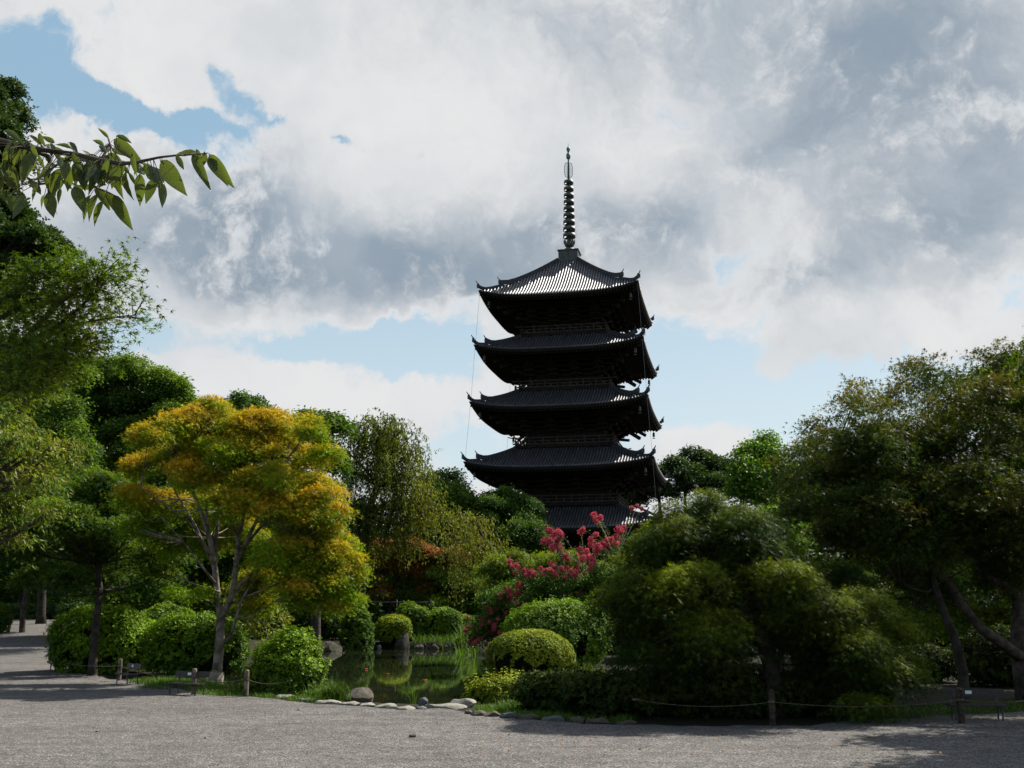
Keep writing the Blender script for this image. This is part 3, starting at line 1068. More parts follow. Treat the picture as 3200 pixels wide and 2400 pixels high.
def bough_tree():
    """one shared geometry-node tree: the loose points of a crown carry copies of its own leaf sprays"""
    ng = bpy.data.node_groups.new('leaf_sprays_on_points', 'GeometryNodeTree')
    ng.interface.new_socket('Geometry', in_out='INPUT', socket_type='NodeSocketGeometry')
    ng.interface.new_socket('Geometry', in_out='OUTPUT', socket_type='NodeSocketGeometry')
    N_ = ng.nodes.new; K = ng.links.new
    gi, go = N_('NodeGroupInput'), N_('NodeGroupOutput')
    def attr(nm, ty):
        a = N_('GeometryNodeInputNamedAttribute'); a.data_type = ty
        a.inputs['Name'].default_value = nm
        return a.outputs['Attribute']
    def sep(v):
        c = N_('FunctionNodeCompare'); c.data_type = 'INT'; c.operation = 'EQUAL'
        ins = [q for q in c.inputs if q.enabled]
        K(attr('variant', 'INT'), ins[0]); ins[1].default_value = v
        s_ = N_('GeometryNodeSeparateGeometry'); s_.domain = 'POINT'
        K(gi.outputs[0], s_.inputs['Geometry']); K(c.outputs[0], s_.inputs['Selection'])
        return s_.outputs['Selection']
    pts = sep(-1)
    inst = N_('GeometryNodeGeometryToInstance')
    for v in range(NVAR): K(sep(v), inst.inputs[0])
    ip = N_('GeometryNodeInstanceOnPoints')
    K(pts, ip.inputs['Points']); K(inst.outputs[0], ip.inputs['Instance'])
    ip.inputs['Pick Instance'].default_value = True
    K(attr('pick', 'INT'), ip.inputs['Instance Index'])
    K(attr('rot', 'FLOAT_VECTOR'), ip.inputs['Rotation'])
    K(attr('sc', 'FLOAT_VECTOR'), ip.inputs['Scale'])
    K(ip.outputs[0], go.inputs[0])
    return ng


NVAR = 6
BT = bough_tree()
NPTS = 0


def crown(name, parent, lobes, mat, tmpl='kite', cs=0.5, dens=1.0, per=40, leaf=0.1, seed=1, flat=0.5, up=1.0, rv=0.7, ov=0.4, tdown=0.3,
          hue=None, shell=0.5, low=0.5, droop=0.4, kind=None, label=None, hz=0.5, pad=1.8, padflat=0.5, padhue=0.14):
    """foliage of a tree: leaf sprays (a few hand-sized variants of many leaves) set on thousands of bough ends"""
    global TOTAL, NPTS
    P, D, ids, prn = clump_cloud(lobes, cs, dens * DENS, seed, shell, low, pad, padflat)
    r = np.random.default_rng(seed + 99)
    n = len(P); NPTS += n
    V0, F0 = LEAF[tmpl]
    VV = []; FF = []; HH = []; VAR = []
    off0 = 0
    for v in range(NVAR):
        m = int(per * r.uniform(0.8, 1.25))
        off = r.normal(size=(m, 3)) * cs * 0.5 * np.array((1, 1, flat))
        off[:, 2] -= droop * (off[:, 0] ** 2 + off[:, 1] ** 2) / cs
        off[:, 2] -= 0.35 * droop * off[:, 0]
        N = nrmz(np.array((ov * 0.8, 0, 1.0 * up)) + r.normal(size=(m, 3)) * rv)
        T = nrmz(off * np.array((1, 1, 0.3)) + np.array((0.3 * cs, 0, 0))) + np.array((0, 0, -1.0)) * tdown + r.normal(size=(m, 3)) * 0.4
        T = nrmz(T - N * (T * N).sum(1, keepdims=True))
        B = np.cross(N, T)
        Rm = np.stack([T, B, N], 2)
        S = leaf * r.uniform(0.65, 1.25, m)
        V = off[:, None, :] + np.einsum('nij,kj->nki', Rm, V0) * S[:, None, None]
        k = len(V0)
        VV.append(V.reshape(-1, 3)); FF.append((F0[None] + (np.arange(m) * k)[:, None, None]).reshape(-1, 3) + off0)
        HH.append(np.repeat(r.normal(size=m) * 0.10 + hz * off[:, 2] / cs, k)); VAR.append(np.full(m * k, v))
        off0 += m * k
    if hue is None: h = 0.45 + 0.35 * vnoise(P, 1.2, seed) + r.normal(size=n) * 0.12
    else: h = hue(P, D, r, D * 0)
    h = h + padhue * prn
    az_ = np.arctan2(D[:, 1], D[:, 0]) + r.normal(size=n) * 0.6
    rot = np.stack([r.normal(size=n) * 0.18, r.normal(size=n) * 0.18, az_], 1)
    s_ = r.uniform(0.7, 1.25, n)
    VV.append(P); VAR.append(np.full(n, -1)); HH.append(np.zeros(n))
    me = fast_tris(name, np.concatenate(VV), np.concatenate(FF))
    nv = off0
    def setp(nm, ty, arr, field='value'):
        a = me.attributes.new(nm, ty, 'POINT')
        a.data.foreach_set(field, np.ascontiguousarray(arr).ravel())
    z = np.zeros(nv, np.float32)
    setp('variant', 'INT', np.concatenate(VAR).astype(np.int32))
    setp('hue', 'FLOAT', np.concatenate(HH).astype(np.float32))
    setp('ihue', 'FLOAT', np.concatenate([z, np.clip(h, -0.3, 1.3)]).astype(np.float32))
    setp('pick', 'INT', np.concatenate([z, r.integers(0, NVAR, n)]).astype(np.int32))
    setp('rot', 'FLOAT_VECTOR', np.concatenate([np.zeros((nv, 3)), rot]).astype(np.float32), 'vector')
    setp('sc', 'FLOAT_VECTOR', np.concatenate([np.ones((nv, 3)), np.repeat(s_[:, None], 3, 1)]).astype(np.float32), 'vector')
    TOTAL += len(me.polygons)
    o = link(name, me, mat, parent)
    md = o.modifiers.new('sprays', 'NODES')
    md.node_group = BT
    o['kind'] = 'stuff'
    if label: o['label'] = label
    return P, D, ids


DENS = 8.5


def bez(a, b, c, n=7):
    t = np.linspace(0, 1, n)[:, None]
    return (1 - t) ** 2 * a + 2 * t * (1 - t) * b + t * t * c


def wood(parent, mat, trunk, r_trunk, lobes, clumps=None, ids=None, seed=1, inner_fill=8, limb_r=0.5, sweep=0.35, seg=8, start=0.35, name='trunk'):
    """trunk: polyline; one curved limb to each lobe, thin boughs on to some clumps"""
    r = np.random.default_rng(seed)
    trunk = np.array(trunk, float)
    mb = MB()
    rt = np.array(r_trunk, float)
    if rt.ndim == 0: rt = np.linspace(float(rt), float(rt) * 0.35, len(trunk))
    # root flare
    f = trunk[0] + (trunk[1] - trunk[0]) * 0.08
    mb.tube(np.vstack([trunk[0] - (0, 0, 0.15), f, trunk[1:]]), np.concatenate([[rt[0] * 1.45], [rt[0] * 1.02], rt[1:]]), seg)
    tr = mb.build(name, mat, parent)
    lm = MB()
    L = len(trunk)
    for li, lb in enumerate(lobes):
        c = np.array(lb[:3]); rad = np.array(lb[3:6])
        i0 = int(L * start)
        cand = trunk[i0:]
        dz = c[2] - cand[:, 2]
        dist = np.linalg.norm(cand - c, axis=1) + np.where(dz < 0.0, 3.0, 0)
        j = int(np.argmin(dist)) + i0
        a = trunk[j]
        midp = (a + c) / 2 + np.array((0, 0, 1.0)) * -sweep * np.linalg.norm(c - a) * 0.4 + r.normal(size=3) * 0.06 * np.linalg.norm(c - a)
        ln = np.linalg.norm(c - a)
        r0 = min(rt[j] * 0.75, max(0.025, limb_r * rt[0] * 0.6))
        pts = bez(a, midp, c, 8)
        lm.tube(pts, np.linspace(r0, r0 * 0.3, 8), max(5, seg - 2))
        if clumps is not None:
            mine = np.where(ids == li)[0]
            if len(mine):
                for q in r.choice(mine, min(inner_fill, len(mine)), replace=False):
                    s = pts[r.integers(3, 8)]
                    e = clumps[q]
                    mm = (s + e) / 2 + r.normal(size=3) * 0.08 * np.linalg.norm(e - s) + np.array((0, 0, -0.05)) * np.linalg.norm(e - s)
                    lm.tube(bez(s, mm, e, 5), np.linspace(r0 * 0.32, r0 * 0.08, 5), 4, cap=False)
    if lm.n: lm.build('branches', mat, parent)
    return tr


def plobes(D, lst, dd=0.0, fl=0.75, dy=1.0, seed=0):
    """lobes read off the photograph (x, y, r[, depth offset]) into metres at distance D"""
    r = np.random.default_rng(seed)
    out = []
    for l in lst:
        x, y, rp = l[:3]
        dep = l[3] if len(l) > 3 else r.uniform(-dd, dd)
        c = at(x, y, D + dep)
        rr = rp * (D + dep) / FPX
        out.append((c[0], c[1], c[2], rr, rr * dy, rr * fl))
    return out


def ppath(pts):
    return np.array([at(x, y, D) for (x, y, D) in pts])


def plant_root(name, x, y, label, cat, group=None):
    return empty(name, (x, y, float(zg(x, y))), label, cat, group)


# leaf materials
L = {}
L['gold'] = leafmat('golden_maple_leaf', (0.15, 0.24, 0.012), (0.52, 0.33, 0.030), 0.45, (1.25, 1.3, 0.4), 0.2, 0.35)
L['maple'] = leafmat('green_maple_leaf', (0.028, 0.064, 0.012), (0.145, 0.195, 0.018), 0.42, (1.5, 1.6, 0.4), 0.2, 0.6)
L['maple_lit'] = leafmat('fresh_maple_leaf', (0.06, 0.12, 0.014), (0.15, 0.19, 0.02), 0.45, (1.5, 1.6, 0.4), 0.3, 0.5)
L['camphor'] = leafmat('camphor_leaf', (0.036, 0.078, 0.014), (0.13, 0.19, 0.022), 0.35, (1.4, 1.6, 0.4), 0.22, 0.5)
L['bright'] = leafmat('bright_evergreen_leaf', (0.07, 0.15, 0.014), (0.13, 0.22, 0.018), 0.35, (1.4, 1.5, 0.4), 0.4, 0.4)
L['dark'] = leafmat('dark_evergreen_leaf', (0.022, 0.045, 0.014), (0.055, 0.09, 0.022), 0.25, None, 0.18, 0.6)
L['bush'] = leafmat('clipped_bush_leaf', (0.032, 0.075, 0.007), (0.155, 0.25, 0.010), 0.26, (1.3, 1.4, 0.4), 0.25, 0.6)
L['azalea'] = leafmat('azalea_leaf', (0.07, 0.11, 0.010), (0.27, 0.31, 0.016), 0.28, (1.3, 1.3, 0.4), 0.2, 0.6)
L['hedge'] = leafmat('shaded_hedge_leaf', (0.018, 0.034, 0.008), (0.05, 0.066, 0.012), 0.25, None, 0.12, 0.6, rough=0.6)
L['weep'] = leafmat('weeping_cherry_leaf', (0.04, 0.075, 0.015), (0.18, 0.18, 0.022), 0.38, (1.5, 1.5, 0.5), 0.25, 0.55)
L['rust'] = leafmat('rusty_maple_leaf', (0.07, 0.085, 0.015), (0.30, 0.115, 0.03), 0.35, (1.4, 1.1, 0.5), 0.25, 0.5)
L['olive'] = leafmat('olive_maple_leaf', (0.036, 0.062, 0.011), (0.20, 0.16, 0.035), 0.35, (1.4, 1.4, 0.4), 0.2, 0.6)
L['lace'] = leafmat('laceleaf_maple_leaf', (0.022, 0.046, 0.010), (0.16, 0.20, 0.018), 0.34, (1.5, 1.5, 0.4), 0.15, 0.6)
L['pink'] = leafmat('crape_myrtle_flower', (0.42, 0.05, 0.085), (0.60, 0.14, 0.18), 0.3, (1.2, 0.9, 0.9), 0.1, 0.6)
L['grass'] = leafmat('grass_blade', (0.035, 0.08, 0.010), (0.09, 0.145, 0.016), 0.35, None, 0.3, 0.5)
L['cherry'] = leafmat('cherry_leaf', (0.055, 0.11, 0.018), (0.16, 0.17, 0.02), 0.38, (1.5, 1.6, 0.4), 0.45, 0.5)


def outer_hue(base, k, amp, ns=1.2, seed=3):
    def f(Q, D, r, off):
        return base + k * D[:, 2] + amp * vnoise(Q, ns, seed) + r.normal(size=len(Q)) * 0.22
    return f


# ------------------------------------------------------------------ far woods that close the horizon
def woods():
    r = np.random.default_rng(4)
    lobes = []
    for x in np.arange(-150, 160, 7.0):
        y = 165 + r.uniform(-15, 25) + abs(x) * 0.05
        h = 5.5 if abs(x - 25) < 60 else 9
        lobes.append((x + r.uniform(-2, 2), y, h * r.uniform(0.7, 1.0), 6, 5, h * r.uniform(0.8, 1.1)))
    crown('distant_woods', None, lobes, L['dark'], 'kite', 2.2, 1.0, 36, 0.8, 5, flat=0.7, low=1.0)
    bpy.data.objects['distant_woods'].name = 'distant_woods'


woods()


def simple_tree(name, label, cat, D, base, trunk, rt, lobes, mat, bark='bark_dark', group=None, dd=0, fl=0.75, inner_fill=6, woodkw=None, fill=0, fillc=None, dyy=1.0, **kw):
    """base: (px) of the foot; trunk: list of (px,py,D)"""
    bx = at(base, 1950, D)[0]
    root = plant_root(name, bx, D, label, cat, group)
    tp = ppath(trunk)
    tp[0][2] = float(zg(tp[0][0], tp[0][1]))
    lb = plobes(D, lobes, dd, fl, seed=kw.get('seed', 1), dy=dyy)
    P, Dd, ids = crown('crown', root, lb, mat, **kw)
    wood(root, M[bark], tp, rt, lb, P, ids, seed=kw.get('seed', 1), inner_fill=inner_fill, **(woodkw or {}))
    return root


# trees right of the pagoda, far behind
for i, (x, lob, seed) in enumerate([
        (2060, [(2035, 1490, 40), (2085, 1465, 38), (2010, 1540, 36), (2070, 1535, 38), (1960, 1545, 40), (1925, 1570, 30)], 11),
        (2140, [(2140, 1480, 36), (2180, 1455, 45), (2150, 1515, 34)], 12),
        (2240, [(2195, 1455, 46), (2240, 1460, 48), (2275, 1490, 42), (2225, 1505, 45), (2180, 1510, 36), (2290, 1530, 34)], 13)]):
    simple_tree('camphor_tree', ['tall dark tree with bare stems, nearest the right side of the pagoda', 'slender dark tree with open stems between two round-topped ones',
                'broad round-topped dark tree with bare stems, below the white cloud'][i], 'tree', 150, x,
                [(x, 1917, 150), (x - 8, 1700, 150), (x + 5, 1620, 150), (x, 1560, 150)], [0.5, 0.36, 0.28, 0.2], lob, L['dark'], dd=3, fl=0.8, padflat=0.7,
                tmpl='kite', cs=1.0, dens=0.9, per=40, leaf=0.34, seed=seed, group='dark trees standing right of the pagoda', inner_fill=7, woodkw=dict(sweep=-0.2, start=0.5, limb_r=0.9))
simple_tree('camphor_tree', 'round tree with bright fresh green crown, left of the tall sparse maple', 'tree', 92, 2400, [(2400, 1930, 92), (2400, 1700, 92), (2400, 1560, 92)],
            [0.4, 0.3, 0.2], [(2400, 1440, 62), (2350, 1480, 48), (2450, 1500, 60), (2390, 1530, 60), (2480, 1560, 50), (2330, 1540, 34)], L['bright'], dd=2, padflat=0.8, fl=0.85,
            tmpl='broad', cs=0.75, dens=1.1, per=44, leaf=0.24, seed=14, flat=0.75)
simple_tree('camphor_tree', 'low rounded green tree rising between the weeping cherry and the pagoda', 'tree', 100, 1400, [(1400, 1925, 100), (1400, 1650, 100), (1400, 1560, 100)],
            [0.4, 0.3, 0.2], [(1395, 1510, 48), (1350, 1540, 40), (1430, 1545, 44), (1390, 1590, 70), (1460, 1600, 50), (1340, 1620, 60), (1500, 1640, 60), (1420, 1690, 90), (1300, 1720, 85), (1210, 1735, 85), (1120, 1745, 85), (1250, 1820, 80)], L['camphor'], dd=2,
            tmpl='kite', cs=0.8, dens=1.0, per=40, leaf=0.26, seed=15, fl=0.85)
simple_tree('evergreen_oak', 'dense dark green tree covering the left foot of the pagoda', 'tree', 100, 1600, [(1600, 1940, 100), (1600, 1800, 100), (1595, 1660, 100)],
            [0.35, 0.25, 0.18], [(1560, 1590, 70), (1620, 1610, 60), (1500, 1620, 70), (1600, 1680, 100), (1520, 1690, 90), (1665, 1680, 60), (1680, 1730, 50), (1560, 1760, 90), (1470, 1720, 70), (1450, 1660, 50), (1640, 1760, 70)],
            L['camphor'], dd=2, padflat=0.75, pad=1.5, tmpl='kite', cs=0.6, dens=1.1, per=44, leaf=0.19, seed=16, fl=0.85, hue=outer_hue(0.15, 0.2, 0.2))
# the big camphors behind the golden maple
simple_tree('camphor_tree', 'huge round green camphor tree rising behind the golden maple', 'tree', 88, 420, [(420, 1930, 88), (420, 1600, 88), (420, 1350, 88)], [0.7, 0.55, 0.35],
            [(300, 1170, 60), (370, 1165, 50), (420, 1180, 50), (470, 1200, 50), (520, 1215, 55), (560, 1250, 45), (300, 1250, 80), (390, 1260, 80), (470, 1290, 80), (540, 1310, 60), (570, 1360, 50),
             (330, 1350, 90), (430, 1380, 90), (520, 1420, 80), (300, 1450, 90), (420, 1490, 90)], L['camphor'], dd=2.5, padflat=0.75, pad=1.5, tmpl='kite', cs=0.75, dens=1.25, per=44, leaf=0.21, seed=17, fl=0.85, hue=outer_hue(0.35, 0.5, 0.25, 0.5))
simple_tree('camphor_tree', 'leafy camphor tree with yellow-green tufts at the left, below the near maple branches', 'tree', 74, 130, [(130, 1925, 74), (140, 1600, 74), (140, 1350, 74)], [0.3, 0.25, 0.2],
            [(30, 1130, 80), (120, 1130, 70), (200, 1180, 60), (40, 1230, 80), (130, 1250, 80), (215, 1262, 45, -4), (60, 1340, 80), (170, 1350, 80), (240, 1380, 60), (30, 1430, 80), (130, 1450, 80), (230, 1470, 70)],
            L['camphor'], dd=2, padflat=0.75, pad=1.5, tmpl='kite', cs=0.7, dens=1.2, per=40, leaf=0.2, seed=18, fl=0.85, hue=outer_hue(0.45, 0.5, 0.35, 0.5))
simple_tree('evergreen_oak', 'dark green treetop showing just above the golden maple', 'tree', 68, 780, [(780, 1930, 68), (790, 1600, 68), (790, 1350, 68)], [0.35, 0.26, 0.18],
            [(745, 1255, 26), (790, 1275, 34), (720, 1290, 36), (840, 1300, 34), (800, 1340, 60), (720, 1380, 60), (880, 1370, 50)], L['camphor'], dd=1.5, tmpl='kite', cs=0.5, dens=0.9, per=30, leaf=0.17, seed=19, hue=outer_hue(0.1, 0.2, 0.2))
simple_tree('broadleaf_tree', 'green treetop between the golden maple and the weeping cherry', 'tree', 60, 990, [(990, 1940, 60), (990, 1600, 60), (1000, 1400, 60)], [0.3, 0.22, 0.15],
            [(1010, 1305, 34), (960, 1300, 30), (1040, 1340, 40), (970, 1370, 60), (1010, 1430, 60)], L['camphor'], dd=1.5, tmpl='kite', cs=0.5, dens=0.9, per=26, leaf=0.2, seed=20)

# weeping cherries across the pond
def weeping(name, label, D, base, trunk, rt, boughs, seed, nst, length, leaf, hue0):
    bx = at(base, 1950, D)[0]
    root = plant_root(name, bx, D, label, 'tree', 'weeping cherries across the pond')
    tp = ppath(trunk); tp[0][2] = float(zg(tp[0][0], tp[0][1]))
    r = np.random.default_rng(seed)
    mb = MB().tube(tp, rt, 8)
    mb.build('trunk', M['bark_dark'], root)
    lm = MB(); P = []; N = []; T = []; S = []; H = []
    for (x, y, dep, j) in boughs:
        e = at(x, y, D + dep)
        a = tp[min(j, len(tp) - 1)]
        mid = (a + e) / 2 + np.array((0, 0, 0.35)) * np.linalg.norm(e - a) * 0.5
        pts = bez(a, mid, e, 8)
        lm.tube(pts, np.linspace(0.13, 0.03, 8), 5)
        for s in range(nst):
            o = pts[r.integers(3, 8)] + r.normal(size=3) * (0.55, 0.9, 0.3)
            ln = length * r.uniform(0.4, 1.2)
            dirh = r.normal(size=2); dirh /= np.linalg.norm(dirh)
            out = ln * r.uniform(0.1, 0.4)
            m_ = int(ln / 0.11)
            t = np.linspace(0, 1, m_)
            x_ = o[0] + dirh[0] * out * (1 - (1 - t) ** 2.2)
            y_ = o[1] + dirh[1] * out * (1 - (1 - t) ** 2.2)
            z_ = o[2] + 0.35 * np.sin(t * 2.2) - ln * t ** 1.5
            q = np.stack([x_, y_, z_], 1)
            if s % 7 == 0: lm.tube(q[::max(1, m_ // 5)], 0.012, 3, cap=False)
            P.append(q + r.normal(size=q.shape) * 0.07)
            T.append(np.stack([r.normal(size=m_) * 0.5, r.normal(size=m_) * 0.5, -np.ones(m_)], 1))
            N.append(r.normal(size=(m_, 3)))
            S.append(leaf * r.uniform(0.7, 1.2, m_))
            H.append(hue0 + r.normal(size=m_) * 0.2 + 0.25 * vnoise(q, 0.8, seed) + (0.3 if x > base + 30 else 0))
    lm.build('branches', M['bark_dark'], root)
    me = leaves_mesh('crown', np.concatenate(P), np.concatenate(N), np.concatenate(T), np.concatenate(S), 'slim', np.concatenate(H))
    global TOTAL
    TOTAL += len(me.polygons)
    link('crown', me, L['weep'], root)['kind'] = 'stuff'


weeping('weeping_cherry', 'tall weeping cherry with hanging dark green strands behind the pond', 82, 1120,
        [(1120, 1975, 82), (1130, 1800, 82), (1150, 1600, 82), (1180, 1520, 82), (1185, 1430, 82), (1195, 1370, 82)], [0.42, 0.36, 0.3, 0.24, 0.16, 0.08],
        [(1090, 1330, 0, 4), (1150, 1310, 1, 5), (1210, 1310, 0, 5), (1270, 1335, -1, 4), (1060, 1400, 1, 3), (1310, 1400, 0, 3), (1330, 1470, 1, 3), (1350, 1540, -1, 3), (1080, 1480, 2, 3),
         (1120, 1560, -1, 2), (1250, 1500, 2, 3), (1290, 1560, 0, 2), (1200, 1440, -2, 4), (1060, 1560, 0, 2), (1350, 1620, 0, 2), (1200, 1620, 1, 2), (1110, 1660, 1, 2), (1270, 1650, -1, 2), (1160, 1380, 0, 5), (1240, 1400, 1, 5),
         (1050, 1650, 1, 2), (1400, 1590, 0, 2)],
        31, 66, 3.2, 0.29, 0.15)
weeping('weeping_cherry', 'smaller yellowing weeping cherry arching beside the rusty maple', 64, 1570,
        [(1570, 1965, 64), (1560, 1850, 64), (1530, 1720, 64), (1490, 1640, 64)], [0.16, 0.14, 0.11, 0.07],
        [(1420, 1630, 0, 3), (1460, 1615, 0, 3), (1500, 1650, 0, 3), (1400, 1690, 1, 2), (1530, 1700, -1, 2), (1450, 1700, 0, 2), (1500, 1760, 0, 2), (1540, 1760, 1, 2), (1420, 1760, 0, 1)],
        32, 45, 2.0, 0.2, 0.5)

# rusty maple and its neighbours on the far bank
simple_tree('maple', 'rusty orange and green maple spreading over dark stems across the pond', 'tree', 88, 1215,
            [(1215, 1985, 88), (1220, 1900, 88), (1235, 1830, 88), (1260, 1780, 88), (1280, 1740, 88)], [0.22, 0.18, 0.15, 0.12, 0.08],
            [(1200, 1710, 50), (1260, 1700, 55), (1330, 1715, 50), (1390, 1735, 45), (1440, 1745, 35), (1170, 1760, 60), (1240, 1760, 60), (1320, 1780, 55), (1140, 1820, 55), (1380, 1800, 45), (1350, 1845, 40), (1180, 1850, 40)],
            L['rust'], dd=1.5, fl=0.42, tmpl='star3', cs=0.55, dens=0.9, per=34, leaf=0.19, seed=33, flat=0.3, hue=outer_hue(0.42, 0.5, 0.5, 0.35), inner_fill=10)
simple_tree('maple', 'olive-green low maple at the far bank left of the rusty maple', 'tree', 90, 1080,
            [(1090, 1975, 90), (1085, 1880, 90), (1075, 1800, 90)], [0.2, 0.16, 0.1],
            [(1030, 1790, 60), (1090, 1780, 60), (1130, 1830, 60), (1040, 1860, 70), (1110, 1880, 60), (980, 1840, 60), (940, 1900, 60)], L['maple'], dd=1.5, fl=0.5, tmpl='star3', cs=0.55, dens=0.9, per=34, leaf=0.19, seed=34, flat=0.35)
simple_tree('maple', 'yellow-green maple with layered boughs behind the far bank bushes', 'tree', 87, 1420,
            [(1440, 1975, 87), (1430, 1880, 87), (1420, 1800, 87)], [0.16, 0.13, 0.09],
            [(1400, 1800, 60), (1460, 1810, 60), (1340, 1850, 50), (1420, 1870, 87), (1500, 1850, 60), (1370, 1900, 50), (1470, 1900, 50), (1530, 1800, 50)], L['maple_lit'], dd=1.5, fl=0.55, tmpl='star3', cs=0.5, dens=0.8, per=32, leaf=0.17, seed=35, flat=0.4,
            hue=outer_hue(0.2, 0.4, 0.3))
simple_tree('maple', 'pale yellow-green maple behind the pink crape myrtle', 'tree', 54, 1680,
            [(1680, 2000, 54), (1680, 1900, 54), (1675, 1820, 54)], [0.16, 0.13, 0.09],
            [(1560, 1770, 50), (1620, 1765, 50), (1680, 1770, 55), (1740, 1760, 50), (1800, 1750, 45), (1590, 1830, 60), (1690, 1840, 70), (1780, 1830, 60), (1860, 1800, 50)], L['maple_lit'], dd=1, fl=0.6, tmpl='star3', cs=0.4, dens=0.9, per=36, leaf=0.12, seed=36, flat=0.5,
            hue=outer_hue(0.7, 0.4, 0.2))

# dark mass of trees behind the left side and behind the right side
for i, (x, D, lob, seed) in enumerate([
        (60, 88, [(40, 1880, 60), (150, 1880, 60), (240, 1860, 60), (250, 1500, 80), (40, 1560, 110), (150, 1600, 110), (60, 1700, 100), (180, 1720, 100), (10, 1800, 80), (120, 1800, 80)], 41),
        (345, 58, [(240, 1650, 90), (350, 1880, 60), (450, 1890, 60), (300, 1560, 110), (400, 1600, 110), (330, 1700, 110), (430, 1740, 100), (260, 1790, 90), (480, 1830, 70)], 42),
        (640, 64, [(640, 1890, 70), (540, 1880, 60), (740, 1880, 70), (560, 1560, 110), (660, 1540, 110), (760, 1560, 100), (600, 1680, 110), (720, 1690, 110), (820, 1640, 90), (640, 1800, 100), (760, 1810, 90), (560, 1830, 80)], 43),
        (920, 74, [(880, 1500, 80), (960, 1560, 90), (880, 1660, 100), (980, 1700, 90), (900, 1790, 90), (1000, 1800, 80), (840, 1860, 70), (950, 1890, 70)], 44)]):
    simple_tree('broadleaf_tree', ['shaded green tree at the far left behind the gravel path', 'thick-trunked shaded tree behind the left clipped bush', 'deep green tree directly behind the golden maple',
                                   'shaded tree between the golden maple and the weeping cherry'][i], 'tree', D, x, [(x, 1935, D), (x + 5, 1800, D), (x, 1650, D)], [0.24, 0.2, 0.12], lob, L['maple'], dd=3, fl=0.8,
                tmpl='kite', cs=0.6, dens=0.9, per=34, leaf=0.17, seed=seed, inner_fill=5, bark='bark', group='shaded trees behind the golden maple', hue=outer_hue(0.2, 0.3, 0.3))
for i, (x, D, lob, seed) in enumerate([
        (2150, 50, [(2060, 1760, 90), (2160, 1740, 100), (2080, 1860, 90), (2200, 1860, 90), (2000, 1830, 60)], 45),
        (2560, 46, [(2520, 1560, 80), (2640, 1560, 80), (2420, 1640, 70), (2500, 1720, 90), (2600, 1660, 90), (2450, 1830, 100), (2600, 1820, 110), (2700, 1720, 100), (2520, 1950, 90), (2680, 1950, 90)], 46),
        (2900, 42, [(2780, 1510, 90), (2900, 1500, 90), (3020, 1500, 90), (3150, 1510, 90), (2700, 1850, 90), (2800, 1600, 110), (2920, 1640, 110), (3040, 1600, 110), (3160, 1640, 110), (2820, 1760, 120), (2960, 1800, 120), (3100, 1780, 120), (2860, 1930, 110), (3000, 1950, 100), (3160, 1920, 110), (2750, 2010, 70)], 47)]):
    simple_tree('maple', ['dark maple behind the weeping laceleaf mound, beside the pink blossom', 'backlit maple with lime-green patches behind the laceleaf mound', 'large backlit green maple filling the view behind the leaning trunk'][i],
                'tree', D, x, [(x, 1990, D), (x - 10, 1850, D), (x, 1720, D)], [0.25, 0.2, 0.14], lob, L['maple_lit'] if i else L['maple'], dd=2, fl=0.6,
                tmpl='star3', cs=0.5, dens=0.85, per=32, leaf=0.14, seed=seed, flat=0.4, group='maples behind the laceleaf mound', inner_fill=7)
simple_tree('maple', 'small lime-yellow maple glowing above the right shoulder of the laceleaf mound', 'tree', 36, 2440, [(2440, 2060, 36), (2440, 1800, 36), (2435, 1680, 36)], [0.12, 0.1, 0.06],
            [(2430, 1600, 40), (2470, 1640, 45), (2420, 1660, 40), (2500, 1700, 40)], L['bright'], dd=0.6, fl=0.6, tmpl='star3', cs=0.32, dens=0.8, per=26, leaf=0.11, seed=48, flat=0.4, hue=outer_hue(0.9, 0.2, 0.2))

# ------------------------------------------------------------------ golden maple
GD = 32.0
bx = at(680, 1950, GD)[0]
gm = plant_root('golden_maple', bx, GD, 'maple turning orange and yellow, tallest of the trees at the rope fence', 'tree')
gl = plobes(GD, [(670, 1265, 48), (700, 1310, 70), (610, 1330, 62), (540, 1340, 55), (480, 1370, 50), (780, 1335, 62), (850, 1330, 55), (915, 1320, 45, 0.5), (970, 1350, 52), (1000, 1420, 45),
                 (560, 1410, 72), (650, 1400, 80), (750, 1410, 85), (850, 1410, 80), (930, 1440, 75), (480, 1440, 48), (420, 1465, 30), (600, 1480, 70), (720, 1490, 75), (960, 1520, 70), (870, 1500, 75),
                 (1010, 1560, 55, -0.5), (690, 1548, 52, -1.5), (800, 1570, 70, -1.2), (880, 1600, 70, -1), (960, 1610, 70, -0.5), (1040, 1600, 40), (930, 1690, 80, 0), (1010, 1680, 70, 0.3), (1050, 1740, 60, 0), (860, 1740, 70, -1), (960, 1780, 75, 0),
                 (1060, 1810, 55, 0), (1000, 1860, 60, 0), (900, 1850, 60, -0.5), (1100, 1770, 40, 0.2), (800, 1800, 55, 1.2), (630, 1850, 26, -0.5), (545, 1855, 28, 0.2), (820, 1900, 40, 0.8),
                 (440, 1560, 60, 1.5), (520, 1580, 70, 2), (480, 1660, 60, 2), (560, 1700, 60, 2), (760, 1660, 60, 2), (600, 1600, 70, 2.2), (820, 1850, 50, 1.5), (1080, 1860, 35, 0), (1040, 1900, 35, 0), (700, 1600, 60, 2.4), (640, 1700, 60, 2.4)], 1.3, 0.62, seed=5, dy=1.25)


